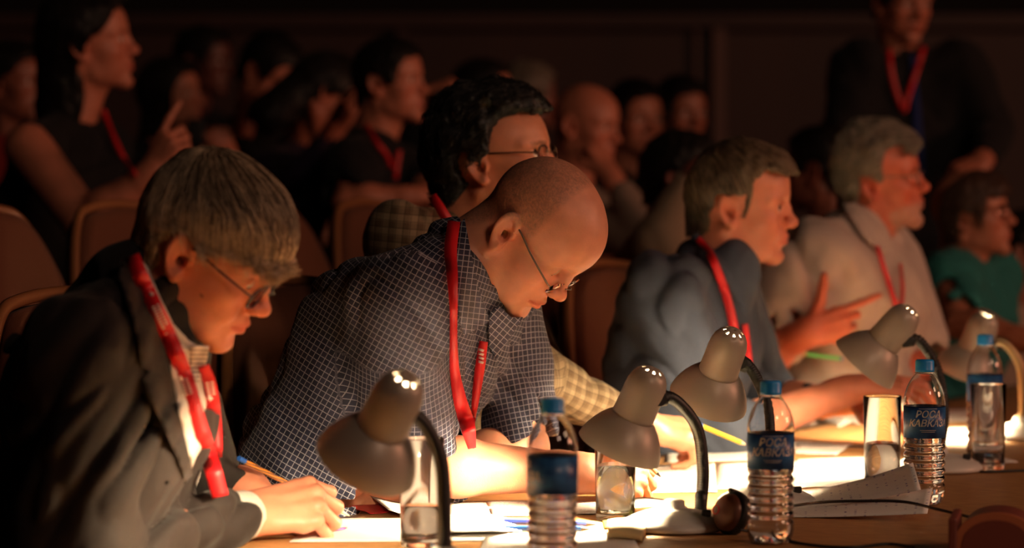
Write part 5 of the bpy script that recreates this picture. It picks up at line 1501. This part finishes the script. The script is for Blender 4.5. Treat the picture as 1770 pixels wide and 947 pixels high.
def hairs(kind, m):
    if kind == 'short': return dict(mat=m, loc=[(-.13, -.05), (-.13, .16), (.09, .16), (.105, .085), (.075, .075), (.055, .04), (.05, .005), (.02, .0), (.012, .03), (-.02, .035), (-.035, 0), (-.06, -.055)], th=.014, n=500, len=.03, h=.004, flow=flow_back)
    if kind == 'long':
        def vol(P):
            s = Sdf(); s.cone((-.05, 0, .0), (-.075, 0, -.17), .07, .055, k=.03); return s(P, .2)
        return dict(mat=m, loc=[(-.15, -.20), (-.15, .17), (.07, .17), (.098, .10), (.072, .075), (.045, .04), (.02, .03), (.0, .0), (-.02, -.04), (-.01, -.10), (-.03, -.20)], th=.017, n=900, len=.08, h=.004, flow=flow_down, vol=vol)
    if kind == 'bob': return dict(mat=m, loc=[(-.13, -.11), (-.14, .16), (.09, .16), (.102, .090), (.074, .078), (.045, .04), (.028, -.02), (.018, -.09), (-.02, -.12)], th=.022, n=800, len=.06, h=.004, flow=flow_down)
def viewer(label, o, D, s=1.0, yaw=-15, pitch=-3, roll=0, cloth=None, hairk=('short', None), skin=FACE_SK, arms=(), name='person', **kw):
    head = dict(o=o, D=D, s=s, yaw=yaw, pitch=pitch, roll=roll, brow_w=.7)
    J = kw.pop('J', None) or defJ(head, kw.pop('lean', .05), kw.pop('width', .17), twist=kw.pop('twist', None))
    base = (J['hip'][0], J['hip'][1], J['floor'])
    hs = hairs(hairk[0], hairk[1] or DARK_HAIR) if hairk else None
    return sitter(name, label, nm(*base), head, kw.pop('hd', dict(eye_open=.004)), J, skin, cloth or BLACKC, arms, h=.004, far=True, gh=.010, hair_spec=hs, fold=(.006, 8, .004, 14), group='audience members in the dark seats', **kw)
def armw(side, el, wr, aim, **kw): return dict(side=side, el=at(*el), wr=at(*wr), aim=at(*aim), **kw)
POINT = dict(curls=((5, 8, 6), (50, 60, 30), (60, 65, 35), (60, 65, 35)))
FIST = dict(curls=((65, 80, 40), (68, 82, 42), (70, 82, 42), (72, 82, 42)))
def audience():
    viewer('woman with long dark hair in a black sleeveless top, one finger raised', (150, 79), 7.0, 1.05, 3, -5, 8, hairk=('long', None), twist=-20, bare=True, width=.20,
           arms=[armw('R', (150, 390, 6.70), (262, 298, 6.66), (296, 235, 6.66), up=(-.5, -.8, .2), r0=.05, **POINT)], lany=[[(178, 190, 10), (195, 235, 10), (215, 275, 9), (236, 305, 8)]], cloth_name='sleeveless_top', w=.9, r=.92)
    w = viewer('woman holding a small dark camera before her chin, behind the raised finger', (296, 172), 8.5, .88, -16, -6, 2, hairk=('bob', None), width=.15,
           arms=[armw('R', (300, 330, 8.2), (395, 275, 8.15), (372, 225, 8.15), up=(0, -.8, .4), **FIST)])
    c = empty('camera', at(342, 228, 8.2), 'small dark camera held up by the woman behind the raised finger', 'camera')
    v, f = box((0, 0, 0), (.05, .12, .075)); bevel(link('camera_body', mesh_quads('camera_body', [(v, f)], smooth=False), RUBBER, c), .008)
    v, f = tube([(.02, 0, 0), (.07, 0, 0)], .028, 20); link('camera_lens', mesh_quads('camera_lens', [(v, f)]), RUBBER, c)
    viewer('person looking down, cheek resting on one hand, left of the dark bowed figure', (462, 128), 8.7, .95, -28, 32, 0, hairk=('short', None), lean=.10,
           arms=[armw('R', (400, 330, 8.4), (425, 205, 8.45), (445, 150, 8.5), up=(-.8, -.4, .2))])
    viewer('dark-haired man in a black T-shirt with red lanyard, arms folded', (673, 148), 7.6, .93, -21, -2, 2, short=.75, sleeve_r=(.075, .066), twist=-15, width=.20, w=1.1, r=1.1,
           arms=[armw('R', (600, 350, 7.3), (715, 340, 7.3), (770, 330, 7.35)), armw('L', (760, 340, 7.6), (650, 372, 7.35), (600, 375, 7.3))], lany=[[(632, 215, 9), (650, 245, 9), (668, 268, 9), (676, 290, 9)], [(690, 260, 9), (686, 285, 9), (683, 310, 9)]])
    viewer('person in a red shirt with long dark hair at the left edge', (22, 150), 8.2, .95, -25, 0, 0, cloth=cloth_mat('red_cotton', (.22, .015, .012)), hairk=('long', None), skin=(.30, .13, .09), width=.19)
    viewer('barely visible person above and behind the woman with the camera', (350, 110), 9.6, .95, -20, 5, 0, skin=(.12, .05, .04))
    viewer('bowed figure in a dark purple sleeve with one hand raised to the face', (555, 165), 8.2, .95, 20, 45, 0, cloth=cloth_mat('purple_jersey', (.03, .02, .045)), hairk=('long', None), lean=.14,
           arms=[armw('R', (530, 310, 7.9), (572, 232, 7.9), (600, 185, 7.9), up=(-.6, -.7, .1), cuff=.02, curls=((20, 30, 20),)*4)])
    ph = viewer('person pointing a dark camera to the right above the black-haired man', (835, 172), 8.6, .9, -10, -5, 0,
           arms=[armw('R', (690, 330, 8.3), (735, 168, 8.3), (800, 145, 8.3), up=(0, -.6, .7), **FIST)])
    c = empty('camera', at(775, 172, 8.25), 'dark camera raised above the black-haired man in plaid', 'camera')
    v, f = box((0, 0, 0), (.08, .12, .06)); bevel(link('camera_body', mesh_quads('camera_body', [(v, f)], smooth=False), RUBBER, c), .008)
    v, f = tube([(.03, 0, 0), (.09, 0, 0)], .026, 20); link('camera_lens', mesh_quads('camera_lens', [(v, f)]), RUBBER, c)
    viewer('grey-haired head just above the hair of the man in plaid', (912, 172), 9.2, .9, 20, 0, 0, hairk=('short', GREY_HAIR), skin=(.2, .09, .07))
    viewer('bald ruddy man leaning his chin on his fist, pale sleeve', (1010, 222), 8.0, .98, -28, 8, 0, hairk=None, cloth=cloth_mat('stone_cotton', (.30, .22, .17)),
           arms=[armw('R', (1130, 420, 7.6), (1052, 300, 7.7), (1030, 250, 7.75), up=(.5, -.8, 0), **FIST)])
    viewer('dark-haired person in a black top facing the camera beside the bald man', (1098, 212), 8.5, .95, -62, 2, 0, hairk=('short', None), twist=-50)
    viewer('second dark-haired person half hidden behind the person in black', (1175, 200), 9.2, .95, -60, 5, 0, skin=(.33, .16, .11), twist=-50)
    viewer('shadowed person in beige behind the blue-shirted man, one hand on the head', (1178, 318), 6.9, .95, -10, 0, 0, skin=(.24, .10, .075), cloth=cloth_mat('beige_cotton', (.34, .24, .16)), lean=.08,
           arms=[armw('R', (1140, 420, 6.6), (1205, 290, 6.65), (1262, 262, 6.65), up=(-.3, -.3, 1))])
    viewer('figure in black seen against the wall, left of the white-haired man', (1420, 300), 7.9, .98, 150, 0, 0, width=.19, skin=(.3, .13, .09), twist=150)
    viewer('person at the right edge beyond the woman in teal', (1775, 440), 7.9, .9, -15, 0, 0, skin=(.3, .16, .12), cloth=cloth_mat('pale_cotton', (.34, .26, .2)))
    # standing man
    head = dict(o=(1558, 8), D=8.2, s=.95, yaw=-65, pitch=12, roll=0, brow_w=.7)
    tw = math.radians(-62); lat = nm(-math.sin(tw), math.cos(tw), 0); h_ = at(1558, 8, 8.2)
    J = dict(neck=h_+nm(-.01, .03, -.17), chest=h_+nm(.0, .04, -.42), hip=h_+nm(.02, .05, -.85))
    J['shR'] = J['neck']+nm(0, 0, -.08)-lat*.23; J['shL'] = J['neck']+nm(0, 0, -.08)+lat*.23
    J['shR'] = at(1485, 120, 8.2); J['shL'] = at(1660, 120, 8.25)
    p = sitter('person', 'standing man in a black jacket with red lanyard and blue tie, behind the seated rows', nm(h_[0], h_[1]+.04, .2), head, dict(eye_open=.004), J, (.42, .19, .13), BLACKC,
               [armw('R', (1455, 260, 8.1), (1440, 340, 8.0), (1430, 420, 8.0)), armw('L', (1710, 230, 8.15), (1700, 278, 7.95), (1655, 300, 7.9), up=(0, -.6, .8), **FIST)], h=.004, far=True, gh=.012, w=1.25, r=1.2,
               hair_spec=hairs('short', DARK_HAIR), tro=False, cloth_name='jacket', sleeve_r=(.085, .07), lany=[[(1537, 85, 9), (1540, 120, 9), (1548, 155, 9), (1562, 190, 9), (1570, 165, 9), (1585, 120, 9), (1597, 80, 9)]])
    drape('tie', [(1572, 95), (1582, 95), (1590, 180), (1600, 300), (1590, 310), (1578, 220)], p.all, 8.1, cloth_mat('blue_silk', (.015, .03, .14)), p.root, off=.008, base=p.base)
    s = Sdf(); hip = J['hip']
    for sg in (-1, 1):
        a = hip+lat*sg*.09; an = a.copy(); an[2] = .32; s.cone(a, an, .10, .06, k=.03)
    V, Fq = surfnets(s, *s.bounds(), .02); me = npmesh('trousers', V-p.base, Fq); vvec(me, V); link('trousers', me, DARK_TROUSERS, p.root)
audience()
